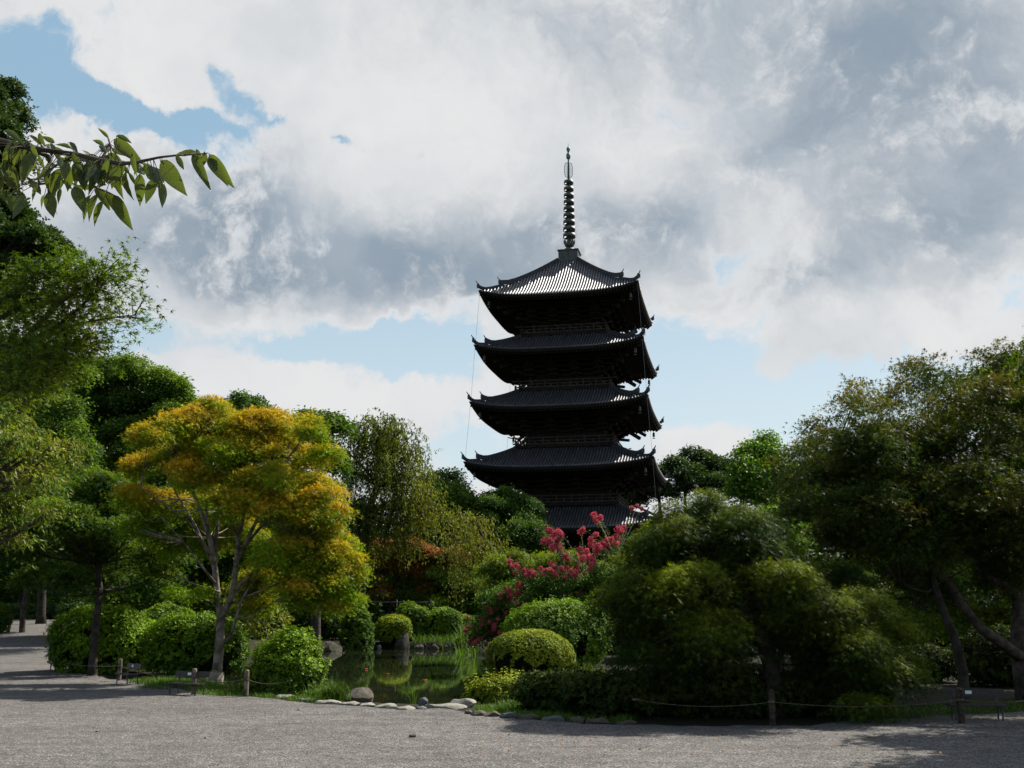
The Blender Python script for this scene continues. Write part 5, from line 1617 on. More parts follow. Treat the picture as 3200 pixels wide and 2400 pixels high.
# ------------------------------------------------------------------ bushes
def bush(label, cx, basey, D, wpx, hpx, mat, tmpl='sprig', leaf=0.07, n=3000, seed=1, sq=2.4, lump=0.10, shoots=0, name='clipped_bush', group=None, hue=None, depth=0.9, loose=0.06, dark=True):
    global TOTAL
    r = np.random.default_rng(seed)
    X = at(cx, 1950, D)[0]
    root = plant_root(name, X, D, label, 'bush', group)
    zb = float(zg(X, D))
    ztop = at(cx, basey - hpx, D)[2]
    H = max(0.4, ztop - zb); Wd = wpx * D / FPX / 2
    c = np.array((X, D, zb + H * 0.45)); rad = np.array((Wd, Wd * depth, H * 0.55))
    layers = ((n, 1.0, 0.0), (n // 3, 0.9, 0.3))
    Ps = []; Ns = []; Hs = []
    for (k, f, _) in layers:
        d = nrmz(r.normal(size=(int(k), 3)))
        # superellipsoid for the clipped shape
        q = (np.abs(d) ** sq).sum(1) ** (-1 / sq)
        f_ = f * (1 + lump * vnoise(d * 2.2 + seed, 1.3, seed) + lump * 0.8 * vnoise(d * 6 + seed, 1.4, seed + 1)) + r.normal(size=int(k)) * loose * 0.6
        P_ = c + d * (q * f_)[:, None] * rad
        kp = (P_[:, 2] > zb + 0.02) & (vnoise(P_ * (1.0, 1.0, 1.4), 5.5 * 0.9 / max(0.6, Wd) , seed + 7) + 0.5 * vnoise(P_, 14.0 / max(0.6, Wd), seed + 8) > -0.62 - 0.8 * d[:, 2])
        Ps.append(P_[kp]); Ns.append(d[kp])
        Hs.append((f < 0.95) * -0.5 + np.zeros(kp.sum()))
    P_ = np.concatenate(Ps); N_ = np.concatenate(Ns); Hh = np.concatenate(Hs)
    m_ = len(P_)
    N2 = N_ * 1.0 + np.array((0, 0, 0.6)) + r.normal(size=(m_, 3)) * 0.45
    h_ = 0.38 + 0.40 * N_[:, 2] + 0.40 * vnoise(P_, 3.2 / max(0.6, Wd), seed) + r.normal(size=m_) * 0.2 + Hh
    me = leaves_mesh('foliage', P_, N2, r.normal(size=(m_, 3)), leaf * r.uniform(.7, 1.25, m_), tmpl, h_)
    TOTAL += len(me.polygons)
    link('foliage', me, mat, root)['kind'] = 'stuff'
    if shoots:
        d = nrmz(r.normal(size=(shoots, 3)) * (1, 1, 0.6) + (0, 0, 0.9))
        q = (np.abs(d) ** sq).sum(1) ** (-1 / sq)
        s0 = c + d * q[:, None] * rad * 0.98
        ln = r.uniform(0.05, 0.32, shoots) * min(1, H)
        Pp = []; Tt = []
        for i in range(shoots):
            dirv = nrmz(np.array((0, 0, 1.0)) + d[i] * 0.5 + r.normal(size=3) * 0.15)
            for u in np.linspace(0, 1, max(2, int(ln[i] / 0.05))):
                Pp.append(s0[i] + dirv * ln[i] * u); Tt.append(dirv)
        Pp = np.array(Pp); Tt = np.array(Tt)
        me = leaves_mesh('shoots', Pp, Tt + r.normal(size=Tt.shape) * 0.15, r.normal(size=Tt.shape), leaf * 0.9 * r.uniform(.7, 1.2, len(Pp)), 'sprig4', 0.8 + r.normal(size=len(Pp)) * 0.2)
        TOTAL += len(me.polygons)
        link('shoots', me, mat, root)['kind'] = 'stuff'
    core = MB()  # closed solid core added inside the foliage to stop light passing through
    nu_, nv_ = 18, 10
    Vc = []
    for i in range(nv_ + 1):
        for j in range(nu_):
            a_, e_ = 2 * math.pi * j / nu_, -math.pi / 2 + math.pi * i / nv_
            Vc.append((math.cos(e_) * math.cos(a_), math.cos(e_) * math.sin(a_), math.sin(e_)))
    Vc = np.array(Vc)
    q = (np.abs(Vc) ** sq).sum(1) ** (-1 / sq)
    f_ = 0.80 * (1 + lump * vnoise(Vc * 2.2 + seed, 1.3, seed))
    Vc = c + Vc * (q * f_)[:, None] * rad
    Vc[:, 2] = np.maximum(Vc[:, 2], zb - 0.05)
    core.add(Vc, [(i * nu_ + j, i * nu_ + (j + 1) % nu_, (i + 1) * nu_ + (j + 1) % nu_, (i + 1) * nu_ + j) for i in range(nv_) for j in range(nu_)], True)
    core.build('inner_fill', M['inner_fill'], root)
    st = MB()
    for i in range(9):
        a = r.uniform(0, 6.28); k = r.uniform(0.3, 0.8)
        b_ = np.array((X, D, zb - 0.05)) + np.array((math.cos(a), math.sin(a) * depth, 0)) * Wd * 0.15
        e_ = c + np.array((math.cos(a) * rad[0], math.sin(a) * rad[1], rad[2] * 0.3)) * k
        st.tube([b_, (b_ + e_) / 2 + (0, 0, 0.05), e_], [.035, .025, .012], 5)
    st.build('stems', M['bark_dark'], root)
    return root


bush('large clipped bush at the left behind the dark maple trunk', 322, 2098, 39, 300, 185, L['bush'], 'sprig4', leaf=0.078, n=11000, seed=71, shoots=140, sq=2.8, lump=0.14, name='clipped_bush', depth=0.8, loose=0.09)
bush('large clipped bush directly behind the golden maple trunk', 615, 2112, 37.5, 285, 182, L['bush'], 'sprig4', leaf=0.078, n=10000, seed=72, shoots=120, sq=2.8, lump=0.14, depth=0.75, loose=0.09)
bush('bluish dark shrub between the two large left bushes', 520, 1985, 50, 190, 85, L['camphor'], leaf=0.13, n=2200, seed=73, name='shrub')
bush('loose leafy bush at the near pond edge, left of the flat rock', 900, 2172, 29, 245, 178, L['bush'], 'sprig4', leaf=0.068, n=8000, seed=74, shoots=170, sq=2.2, lump=0.2, depth=0.8, name='leafy_bush', loose=0.1)
bush('dark clipped bush at the far bank above the small pale stones', 1115, 2018, 73, 92, 122, L['camphor'], leaf=0.13, n=3200, seed=75, group='clipped bushes on the far bank', hue=None)
bush('yellow-green domed bush over the upright rock on the far bank', 1230, 2003, 75, 104, 78, L['azalea'], 'sprig4', leaf=0.11, n=3000, seed=76, sq=2.6, lump=0.05, group='clipped bushes on the far bank')
bush('tall green clipped bush behind the yellow-green dome', 1288, 1995, 79, 105, 105, L['camphor'], leaf=0.13, n=3000, seed=77, group='clipped bushes on the far bank')
bush('wide bright green clipped bush above the reeds of the far bank', 1385, 1995, 79, 112, 92, L['bush'], leaf=0.12, n=3000, seed=78, sq=2.6, lump=0.05, group='clipped bushes on the far bank')
bush('small green clipped bush at the right end of the far bank', 1448, 1995, 81, 76, 70, L['bush'], leaf=0.12, n=1800, seed=79, lump=0.05, group='clipped bushes on the far bank')
bush('pale rounded shrub behind the two right far bank bushes', 1425, 1960, 88, 90, 62, L['azalea'], 'sprig4', leaf=0.13, n=1500, seed=80, group='clipped bushes on the far bank')
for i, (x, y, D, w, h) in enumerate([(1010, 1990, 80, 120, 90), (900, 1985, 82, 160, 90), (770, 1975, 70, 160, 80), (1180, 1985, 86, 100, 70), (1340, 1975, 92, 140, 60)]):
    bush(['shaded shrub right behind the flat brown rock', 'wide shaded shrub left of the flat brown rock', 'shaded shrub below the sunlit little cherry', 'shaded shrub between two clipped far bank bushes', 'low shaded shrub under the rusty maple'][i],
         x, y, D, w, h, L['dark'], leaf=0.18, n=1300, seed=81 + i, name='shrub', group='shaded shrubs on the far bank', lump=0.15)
# right side
bush('neat yellow-green azalea dome beside the pond, in front of the pink blossoms', 1655, 2122, 33, 262, 152, L['azalea'], 'sprig4', leaf=0.052, n=8000, seed=90, sq=2.3, lump=0.03, name='azalea_dome', depth=0.9, loose=0.02)
bush('large bright green bush behind the azalea dome', 1745, 2085, 39, 310, 200, L['bush'], 'sprig4', leaf=0.07, n=10000, seed=91, sq=2.4, lump=0.10, shoots=160, name='leafy_bush', loose=0.06)
bush('low spiky bush with upright sunlit shoots at the right pond edge', 1560, 2212, 26.3, 195, 95, L['azalea'], leaf=0.055, n=3600, seed=92, shoots=130, sq=2.2, lump=0.18, name='spiky_bush', depth=0.7, loose=0.08)
for i, (x, y, D, w, h, s) in enumerate([(1775, 2256, 23.4, 300, 155, 93), (2010, 2266, 22.9, 330, 170, 94), (2240, 2270, 22.8, 330, 180, 95), (2480, 2270, 23.0, 300, 160, 96), (2650, 2262, 23.6, 200, 120, 97)]):
    bush(['leftmost of the dark low hedge mounds, beside the spiky bush', 'second dark hedge mound right of the spiky bush', 'widest dark hedge mound under the arching laceleaf trunk', 'dark hedge mound right of the laceleaf trunk', 'last small dark hedge mound before the bench'][i],
         x, y, D, w, h, L['hedge'], leaf=0.085, n=3200, seed=s, sq=2.3, lump=0.26, name='hedge_mound', loose=0.14, group='dark hedge mounds along the gravel', depth=0.7)
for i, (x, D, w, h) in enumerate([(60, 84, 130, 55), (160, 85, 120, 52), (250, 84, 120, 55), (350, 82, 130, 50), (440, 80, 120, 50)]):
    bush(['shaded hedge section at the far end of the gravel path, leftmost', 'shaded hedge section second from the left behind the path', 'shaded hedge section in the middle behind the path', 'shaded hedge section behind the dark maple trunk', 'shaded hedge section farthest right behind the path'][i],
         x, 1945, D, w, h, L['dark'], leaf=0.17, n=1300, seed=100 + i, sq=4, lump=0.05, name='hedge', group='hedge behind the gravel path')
bush('pale green bush cut by the left edge beside the path', -10, 1962, 66, 80, 68, L['camphor'], leaf=0.13, n=1200, seed=110, name='shrub')
bush('low dark shrub behind the bench at the right', 3120, 2110, 32, 260, 130, L['hedge'], leaf=0.10, n=2000, seed=111, name='shrub', lump=0.15)
bush('low dark shrub between the leaning trunk and the hedge mounds', 2840, 2140, 34, 260, 120, L['hedge'], leaf=0.10, n=2000, seed=112, name='shrub', lump=0.15)


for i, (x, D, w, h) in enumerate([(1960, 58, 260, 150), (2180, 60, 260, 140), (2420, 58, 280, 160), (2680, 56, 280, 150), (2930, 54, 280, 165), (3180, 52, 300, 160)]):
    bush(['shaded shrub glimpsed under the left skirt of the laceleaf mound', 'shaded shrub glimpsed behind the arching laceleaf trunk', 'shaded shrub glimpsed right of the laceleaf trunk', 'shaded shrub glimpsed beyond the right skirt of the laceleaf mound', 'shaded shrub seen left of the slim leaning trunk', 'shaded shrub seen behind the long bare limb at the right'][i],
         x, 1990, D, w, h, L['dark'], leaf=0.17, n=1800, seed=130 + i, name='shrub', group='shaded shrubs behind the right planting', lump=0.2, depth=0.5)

# ------------------------------------------------------------------ grass, reeds
def grass(name, label, pts_px, n, h, w, seed, mat='grass', spread=0.3, z=0.0, kind='stuff', cat='grass', clumped=0.0):
    global TOTAL
    r = np.random.default_rng(seed)
    poly = np.array([gp(x, y, z)[:2] for x, y in pts_px])
    lo, hi = poly.min(0), poly.max(0)
    P_ = np.zeros((0, 2))
    while len(P_) < n:
        q = r.uniform(lo, hi, (n * 2, 2))
        q = q[polydist(q[:, 0], q[:, 1], poly) < 0]
        if clumped: q = q[vnoise(np.c_[q, q[:, 0] * 0], 5, seed) + r.normal(size=len(q)) * 0.25 > clumped - 0.5]
        P_ = np.vstack([P_, q])
    P_ = P_[:n]
    Z = zg(P_[:, 0], P_[:, 1])
    hh = h * r.uniform(0.4, 1.25, n); a = r.uniform(0, 6.28, n)
    bend = hh * r.uniform(0.15, 0.9, n)
    d = np.stack([np.cos(a), np.sin(a)], 1); s = np.stack([-np.sin(a), np.cos(a)], 1)
    ww = w * r.uniform(0.6, 1.3, n)
    V = np.zeros((n, 5, 3))
    for k, (t, wk) in enumerate(((0, 1), (0, -1), (0.55, 0.8), (0.55, -0.8), (1, 0))):
        V[:, k, :2] = P_ + d * (bend * t ** 2)[:, None] + s * (ww * wk * 0.5)[:, None]
        V[:, k, 2] = Z - 0.02 + hh * (t - 0.25 * t * t * (bend / hh))
    F0 = np.array([(0, 1, 3), (0, 3, 2), (2, 3, 4)])
    F = (F0[None] + (np.arange(n) * 5)[:, None, None]).reshape(-1, 3)
    me = fast_tris(name, V.reshape(-1, 3), F, np.repeat(np.clip(0.4 + r.normal(size=n) * 0.3, 0, 1), 5))
    TOTAL += len(F)
    o = link(name, me, L[mat])
    return tag(o, label, cat, kind=kind)


grass('grass', 'short sunlit grass between the wooden fence posts', [(400, 2135), (400, 2146), (560, 2160), (640, 2178), (800, 2186), (860, 2180), (800, 2140), (600, 2120), (470, 2122)], 7000, 0.15, 0.012, 1, clumped=0.4)
grass('grass', 'grass at the foot of the leafy bush by the pond', [(780, 2150), (800, 2180), (960, 2194), (1010, 2199), (1060, 2198), (1000, 2170)], 2400, 0.16, 0.012, 2, clumped=0.4)
grass('grass', 'grass strip behind the dark edging stones at the right', [(1480, 2226), (1700, 2250), (1950, 2262), (2000, 2240), (1700, 2215), (1490, 2212)], 4200, 0.15, 0.012, 3, clumped=0.45)
grass('reeds', 'green reeds and sedge along the far bank of the pond', [(1290, 1998), (1290, 2022), (1400, 2022), (1490, 2018), (1500, 1990), (1420, 1990)], 3600, 0.6, 0.05, 4, z=0.1, cat='reeds')
grass('reeds', 'tall iris leaves at the right end of the far bank', [(1425, 1985), (1430, 2024), (1492, 2024), (1492, 1985)], 900, 1.3, 0.09, 5, z=0.1, cat='reeds')
grass('ground_cover', 'patchy weeds and leaf litter beside the right bench', [(2640, 2240), (2700, 2252), (2950, 2246), (3200, 2228), (3200, 2190), (2900, 2200)], 2500, 0.07, 0.014, 6, cat='weeds')
grass('ground_cover', 'low shaded plants under the trees at the far left', [(300, 2010), (300, 2060), (820, 2110), (820, 2040)], 5000, 0.25, 0.03, 7, cat='weeds')


def tuft(label, cx, cy, D, n, h, w, seed, spread=0.12, out=0.9):
    global TOTAL
    r = np.random.default_rng(seed)
    c = at(cx, cy, D); c[2] = float(zg(c[0], c[1]))
    a = r.uniform(0, 6.28, n); hh = h * r.uniform(0.5, 1.1, n); o_ = hh * out * r.uniform(0.2, 1.1, n)
    d = np.stack([np.cos(a), np.sin(a)], 1); s = np.stack([-np.sin(a), np.cos(a)], 1)
    V = np.zeros((n, 7, 3))
    ts = ((0, 1), (0, -1), (0.35, 0.9), (0.35, -0.9), (0.7, 0.6), (0.7, -0.6), (1, 0))
    p0 = c[:2] + r.normal(size=(n, 2)) * spread
    for k, (t, wk) in enumerate(ts):
        V[:, k, :2] = p0 + d * (o_ * t ** 1.6)[:, None] + s * (w * wk * 0.5)
        V[:, k, 2] = c[2] - 0.02 + hh * (1.25 * t - 0.75 * t * t * (o_ / hh + 0.2))
    F0 = np.array([(0, 1, 3), (0, 3, 2), (2, 3, 5), (2, 5, 4), (4, 5, 6)])
    F = (F0[None] + (np.arange(n) * 7)[:, None, None]).reshape(-1, 3)
    me = fast_tris('sedge_tuft', V.reshape(-1, 3), F, np.repeat(np.clip(0.5 + r.normal(size=n) * 0.25, 0, 1), 7))
    TOTAL += len(F)
    o = link('sedge_tuft', me, L['grass'])
    tag(o, label, 'grass tuft')


tuft('arching sedge tuft between the leafy bush and the flat rock', 1040, 2180, 26.8, 420, 0.62, 0.014, 1, 0.14)
tuft('smaller sedge tuft left of the arching one, below the leafy bush', 985, 2185, 27.3, 200, 0.42, 0.012, 2, 0.12)
tuft('few thin reed blades rising from the pond edge stones', 1295, 2205, 25.9, 9, 0.62, 0.016, 3, 0.03, 0.7)
tuft('pale grass tuft under the azalea dome', 1660, 2120, 31.2, 60, 0.7, 0.016, 4, 0.5, 0.8)
tuft('sunlit weed tuft behind the edging stones by the spiky bush', 1590, 2218, 24.6, 220, 0.26, 0.014, 5, 0.14)
tuft('grass tuft at the foot of the golden maple trunk', 660, 2150, 31.3, 260, 0.30, 0.014, 6, 0.25)
tuft('dark grass tuft beside the large bright bush', 1850, 2070, 36, 120, 0.6, 0.02, 7, 0.2)

# litter lying on the gravel under the trees
r = np.random.default_rng(78)
qa = np.concatenate([np.c_[r.uniform(-17, -5, 260), r.uniform(24, 36, 260)], np.c_[r.uniform(-0.5, 11, 420), r.uniform(15.5, 22.2, 420)], np.c_[r.uniform(-8, 9, 140), r.uniform(14, 25, 140)]])
qa = qa[(qa[:, 1] < np.interp(qa[:, 0], EX, EY) - 0.1)]
me = leaves_mesh('fallen_leaves', np.c_[qa, zg(qa[:, 0], qa[:, 1]) * 0 + 0.035], np.array([(0, 0, 1.0)]) + r.normal(size=(len(qa), 3)) * 0.25, r.normal(size=(len(qa), 3)), 0.05 * r.uniform(.5, 1.3, len(qa)), 'broad', r.random(len(qa)))
tag(link('fallen_leaves', me, L['rust']), 'scattered dry leaves lying on the gravel', 'leaves', kind='stuff')

# fallen leaves floating on the pond and lying on the gravel
r = np.random.default_rng(77)
fl = []
q = r.uniform((-12, 26), (0, 72), (900, 2))
q = q[polydist(q[:, 0], q[:, 1], POND) < -0.4][:170]
P_ = np.c_[q, np.full(len(q), WL + 0.004)]
me = leaves_mesh('floating_leaves', P_, np.repeat([(0, 0, 1.0)], len(q), 0), r.normal(size=(len(q), 3)), 0.05 * r.uniform(.5, 1.4, len(q)), 'kite', r.random(len(q)))
tag(link('floating_leaves', me, L['azalea']), 'scattered small leaves floating on the pond', 'leaves', kind='stuff')
for i, (x, y) in enumerate([(1143, 2091), (1211, 2107), (1328, 2126), (1465, 2172), (1478, 2178)]):
    p = gp(x, y, WL + 0.02)
    mb = MB()
    for k in range(5):
        a = k * 1.25 + i; L_ = 0.09
        mb.add([p, p + (math.cos(a) * L_, math.sin(a) * L_, 0.02), p + (math.cos(a + .7) * L_, math.sin(a + .7) * L_, 0.03)], [(0, 1, 2)])
    M.setdefault('petal', pbr('fallen_blossom', lambda n, t: (0.5, 0.05, 0.06), 0.7, 0.2))
    tag(mb.build('floating_blossom', M['petal']), ['pink blossom floating nearest the far left of the pond', 'pink blossom floating left of the pond middle', 'pink blossom floating in the middle of the pond', 'pink blossom floating close to the spiky bush', 'pink blossom nearest the white boulder'][i], 'blossom', 'fallen blossoms floating on the pond')


# ------------------------------------------------------------------ stones
def stone(label, x0, x1, y, hgt, mat, name='edging_stone', group=None, D=None, depth=None, seed=0, z=None, flat=0.75, pw=3.4):
    r = np.random.default_rng(seed + 500)
    xc = (x0 + x1) / 2
    p = gp(xc, y, 0.0) if D is None else at(xc, y, D)
    w = (x1 - x0) * p[1] / FPX
    dp = depth or w * 0.55
    bm = bmesh.new()
    bmesh.ops.create_icosphere(bm, subdivisions=3, radius=1)
    V = np.array([v.co[:] for v in bm.verts])
    q = (np.abs(V) ** pw).sum(1) ** (-1 / pw)
    n1_ = 1 + 0.10 * vnoise(V, 1.6, seed) + 0.05 * vnoise(V, 4.5, seed + 1)
    V = V * (q * n1_)[:, None]
    for _k in range(14):                       # split faces
        nn_ = nrmz(r.normal(size=3) * (1, 1, 0.8)); lim = r.uniform(0.72, 0.98)
        over = np.maximum((V @ nn_) - lim, 0)
        V = V - over[:, None] * nn_ * 0.92
    V = V * np.array((w / 2, dp / 2, hgt / 2)) * 1.08
    V[:, 2] = np.where(V[:, 2] > 0, V[:, 2] * flat + V[:, 2] * 0.1 * np.sin(V[:, 0] * 9 / max(w, .1)), V[:, 2])
    for v, c_ in zip(bm.verts, V): v.co = c_
    for f in bm.faces: f.smooth = False
    me = bpy.data.meshes.new(name)
    bm.to_mesh(me); bm.free()
    me.materials.append(mat)
    o = bpy.data.objects.new(name, me)
    COL.objects.link(o)
    zz = z if z is not None else hgt * 0.1
    o.location = (p[0], p[1] + dp * 0.3, zz)
    o.rotation_euler = (r.uniform(-.05, .05), r.uniform(-.06, .06), r.uniform(-.12, .12))
    return tag(o, label, 'stone', group)


GE = 'edging stones between gravel and pond'
ES = [(862, 925, 2180, .10, 'stone_pale', 'thin pale edging stone farthest left, half in the gravel'), (925, 988, 2190, .10, 'stone_pale', 'thin pale edging stone below the leafy bush'),
      (985, 1062, 2199, .14, 'stone_pale', 'pale edging stone below the sedge tufts'), (1064, 1120, 2205, .16, 'stone_pale', 'cream edging stone in front of the flat rock'), (1122, 1168, 2208, .13, 'stone_pale', 'small pale edging stone right of the flat rock'),
      (1170, 1232, 2211, .14, 'stone_pale', 'pale edging stone left of the gap in the pond edge'), (1237, 1296, 2219, .16, 'stone_pale', 'bright rectangular edging stone beside the gap in the pond edge'), (1298, 1330, 2218, .12, 'stone_grey', 'small grey edging stone under the reed blades'),
      (1332, 1455, 2214, .20, 'stone_pale', 'longest pale edging stone, near the white boulder'), (1452, 1478, 2232, .16, 'stone_dark', 'smallest brown stone where gravel meets the grass'), (1472, 1520, 2238, .20, 'stone_dark', 'rough brown edging stone, second right of the white boulder'),
      (1512, 1562, 2241, .20, 'stone_dark', 'mossy brown edging stone below the weed tuft'), (1562, 1612, 2246, .20, 'stone_grey', 'smooth blue-grey edging stone in sun and shade'), (1612, 1684, 2250, .20, 'stone_dark', 'broad brown edging stone left of the grey shaded one'),
      (1694, 1768, 2255, .20, 'stone_grey', 'grey shaded edging stone below the first hedge mound'), (1782, 1826, 2259, .18, 'stone_dark', 'small shaded stone between two larger edging stones'), (1838, 1908, 2262, .18, 'stone_dark', 'shaded brown edging stone near the right end of the row'),
      (1930, 1990, 2266, .15, 'stone_dark', 'last shaded edging stone at the right end of the row')]
for i, (x0, x1, y, h, mt, lab) in enumerate(ES):
    stone(lab, x0 - 1, x1 + 1, y, h * 1.15, M[mt], group=GE, seed=i, depth=0.34, z=0.01)
stone('white rounded boulder beside the spiky bush at the pond edge', 1408, 1484, 2207, .28, M['stone_pale'], 'boulder', seed=31, z=0.05, depth=0.5)
stone('flat-topped brown rock standing at the near pond edge', 1068, 1160, 2196, .50, M['stone_dark'], 'rock', D=27.2, seed=32, z=-0.05, depth=0.7, flat=0.95, pw=9)
stone('large flat brown rock at the far left shore of the pond', 955, 1056, 2030, 1.2, M['stone_dark'], 'rock', D=70, seed=33, z=WL + 0.1, depth=1.5)
stone('upright brown rock under the yellow-green dome on the far bank', 1232, 1280, 2015, 1.5, M['stone_dark'], 'rock', D=74, seed=34, z=0.0, depth=0.8, flat=1.0)
stone('low brown rock in the reeds at the right end of the far bank', 1425, 1462, 2012, 0.7, M['stone_dark'], 'rock', D=73.6, seed=38, z=-0.15, depth=0.7)
for i, (x, w, lab) in enumerate([(1070, 18, 'small pale stone at the far waterline near the flat brown rock'), (1131, 16, 'small pale stone at the far waterline under the dark bush'), (1183, 16, 'small pale stone at the far waterline left of the upright rock'), (1095, 22, 'small brown stone at the far waterline beside the dark bush'),
                                 (1310, 26, 'low brown stone at the far waterline right of the upright rock'), (1355, 30, 'low mossy stone at the far waterline below the reeds'), (1400, 28, 'dark low stone at the far waterline in the reeds')]):
    stone(lab, x - w / 2, x + w / 2, 2030, 0.5, M['stone_pale' if i < 3 else 'stone_dark'], 'shore_stone', D=73.8, seed=40 + i, z=WL + 0.1, depth=0.4, group='small stones along the far waterline')
stone('small grey striped stone resting on the pond edge stones', 1308, 1336, 2206, .20, M['stone_grey'], 'stone', seed=35, z=0.10, depth=0.15)
stone('small dark stone alone on the gravel', 1278, 1300, 2307, .10, M['stone_dark'], 'stone', seed=36, z=0.03, depth=0.08)
# a few loose stones on the gravel court
for i, (x, y, w) in enumerate([(932, 2222, 10), (985, 2190, 8), (1590, 2300, 7), (640, 2310, 8), (300, 2290, 7), (2000, 2345, 8)]):
    stone(['loose grey pebble below the edging stones at the left', 'loose pebble beside the pale edging stones', 'loose pebble in the sunlit gravel right of the middle', 'loose pebble in the sunlit gravel left of the middle', 'loose pebble in the gravel at the far left', 'loose pebble at the edge of the tree shade'][i],
          x - w / 2, x + w / 2, y, .03, M['stone_dark'], 'pebble', seed=50 + i, z=0.02, group='loose pebbles on the gravel')


# ------------------------------------------------------------------ rope fences
def fence(label, posts, ropey, extra=None, rad=0.062, pm='post', rr_=0.011):
    x, y = posts[0]
    p0 = gp(x, y, 0)
    root = empty('rope_fence', (p0[0], p0[1], 0), label, 'fence')
    tops = []
    for i, (x, y) in enumerate(posts):
        p = gp(x, y, 0)
        mb = MB().lathe([(rad * 1.02, -0.1), (rad, 0.05), (rad * .98, 0.60), (rad * .9, 0.63), (rad * .55, 0.645), (0.0, 0.65)], (p[0], p[1], 0), 12)
        mb.build('post', M[pm], root)
        tops.append(p + (0, -rad, 0.43))
    if extra: tops = [gp(*e_, 0) + (0, 0, 0.43) for e_ in extra[0]] + tops + [gp(*e_, 0) + (0, 0, 0.43) for e_ in extra[1]]
    mb = MB()
    for a_, b_ in zip(tops[:-1], tops[1:]):
        t = np.linspace(0, 1, 9)[:, None]
        q = a_ * (1 - t) + b_ * t
        q[:, 2] -= 0.10 * 4 * (t * (1 - t))[:, 0]
        mb.tube(q, rr_, 5)
    for tt_ in tops:
        mb.lathe([(rad * 1.03, -0.02), (rad * 1.15, 0), (rad * 1.03, 0.02)], (tt_[0], tt_[1] + rad, tt_[2]), 12)
    mb.build('rope', M['rope'], root)


fence('low rope fence on three wooden posts at the left, in front of the golden maple', [(372, 2126), (604, 2172), (768, 2178)], 0, extra=([(150, 2100)], [(900, 2186)]))
fence('low rope fence on shaded posts along the right planting', [(2415, 2270), (3006, 2262)], 0, extra=([(1990, 2262)], [(3330, 2235)]), pm='post_shade', rr_=0.007)


# ------------------------------------------------------------------ benches
def bench(label, x, y, rz, D=None):
    p = gp(x, y, 0)
    root = empty('bench', (p[0], p[1], float(zg(p[0], p[1]))), label, 'bench', 'low benches beside the rope fences', rz)
    W_ = 1.25
    root.scale = (0.85, 0.85, 0.9)
    def put(mb, name, mat):
        o = mb.build(name, mat); o.parent = root; o.matrix_parent_inverse = Matrix.Identity(4); return o
    for k in range(3): put(MB().box((0, -0.05 - 0.12 * k, 0.32), (W_, 0.10, 0.035)), 'seat_slat', M['bench'])
    back = put(MB().box((0, 0.085, 0.56), (W_ + 0.1, 0.04, 0.16), M=Matrix.Rotation(R(-10), 3, 'X')), 'backrest', M['bench'])
    put(MB().box((-0.1, 0.058, 0.565), (0.14, 0.006, 0.07), M=Matrix.Rotation(R(-10), 3, 'X')), 'plaque', M['plaque'])
    for sx in (-0.5, 0.5):
        mb = MB()
        mb.beam((sx, -0.30, 0), (sx, -0.29, 0.30), 0.03, 0.03)
        mb.beam((sx, 0.06, 0), (sx, 0.03, 0.31), 0.03, 0.03)
        mb.beam((sx, -0.33, 0.29), (sx, 0.05, 0.29), 0.035, 0.03)
        mb.beam((sx, 0.03, 0.29), (sx, 0.115, 0.60), 0.035, 0.03)
        put(mb, 'leg_frame', M['iron'])


bench('dark bench farthest left, in front of the left clipped bush', 205, 2098, R(-12))
bench('dark bench partly behind the left wooden fence post', 408, 2140, R(-52))
bench('dark bench partly behind the middle wooden fence post', 592, 2172, R(-28))
bench('dark bench under the leaning trunk at the right', 3050, 2250, R(-8))

# bamboo rail on the far bank
rf_ = empty('rail_fence', (at(1260, 1950, 84)[0], 84, 0.15), 'thin bamboo rail fence on the far bank, seen against the dark trees', 'fence')
for x in (1040, 1140, 1240, 1345):
    p = at(x, 1880, 84)
    MB().tube([(p[0], 84, 0.1), (p[0], 84, p[2] + 0.15)], 0.045, 6).build('post', M['bark'], rf_)
for yy in (1882,):
    a_, b_ = at(1030, yy, 84), at(1355, yy, 84)
    MB().tube([a_, (a_ + b_) / 2, b_], 0.04, 6).build('rail', M['bark'], rf_)


# ------------------------------------------------------------------ the cherry branch close to the camera
CD = 3.45
ct = empty('cherry_branch_tree', (-4.3, 3.6, 0), 'nearest cherry tree, its branch of large serrated leaves crossing the sky at top left', 'tree')
MB().tube([(-4.3, 3.6, -0.1), (-4.25, 3.6, 1.2), (-4.1, 3.55, 2.2), (-3.9, 3.5, 3.1)], [.19, .15, .13, .1], 12).build('trunk', M['bark'], ct)


def cp(x, y, dep=0.0):
    return at(x / 2.765, 200 + y / 2.765, CD + dep)


br = MB()
main = [cp(-900, 560, .1), cp(-300, 600, .05), cp(60, 680, .03), cp(180, 710), cp(300, 732), cp(430, 752, -.02), cp(650, 778, -.03), cp(870, 832, -.03), cp(1050, 862, -.02), cp(1180, 850), cp(1380, 806, .02), cp(1520, 790, .03), cp(1680, 782, .03), cp(1790, 772, .03)]
br.tube([(-3.9, 3.5, 3.1)] + main, [.05, .03, .016, .011, .0095, .009, .0085, .008, .0075, .0075, .006, .0042, .0035, .003, .002], 7)
br.tube([main[3], cp(420, 800, .05), cp(430, 900, .05), cp(420, 1000, .06)], [.006, .008, .006, .003], 6)
br.tube([cp(430, 900, .05), cp(520, 860, .02), cp(640, 790)], [.005, .004, .003], 5)
br.tube([main[7], cp(905, 770), cp(948, 690, .02), cp(930, 640, .03)], [.005, .004, .003, .0015], 5)
br.tube([main[2], cp(120, 820, .08), cp(200, 960, .1), cp(330, 1040, .12)], [.007, .006, .005, .003], 6)
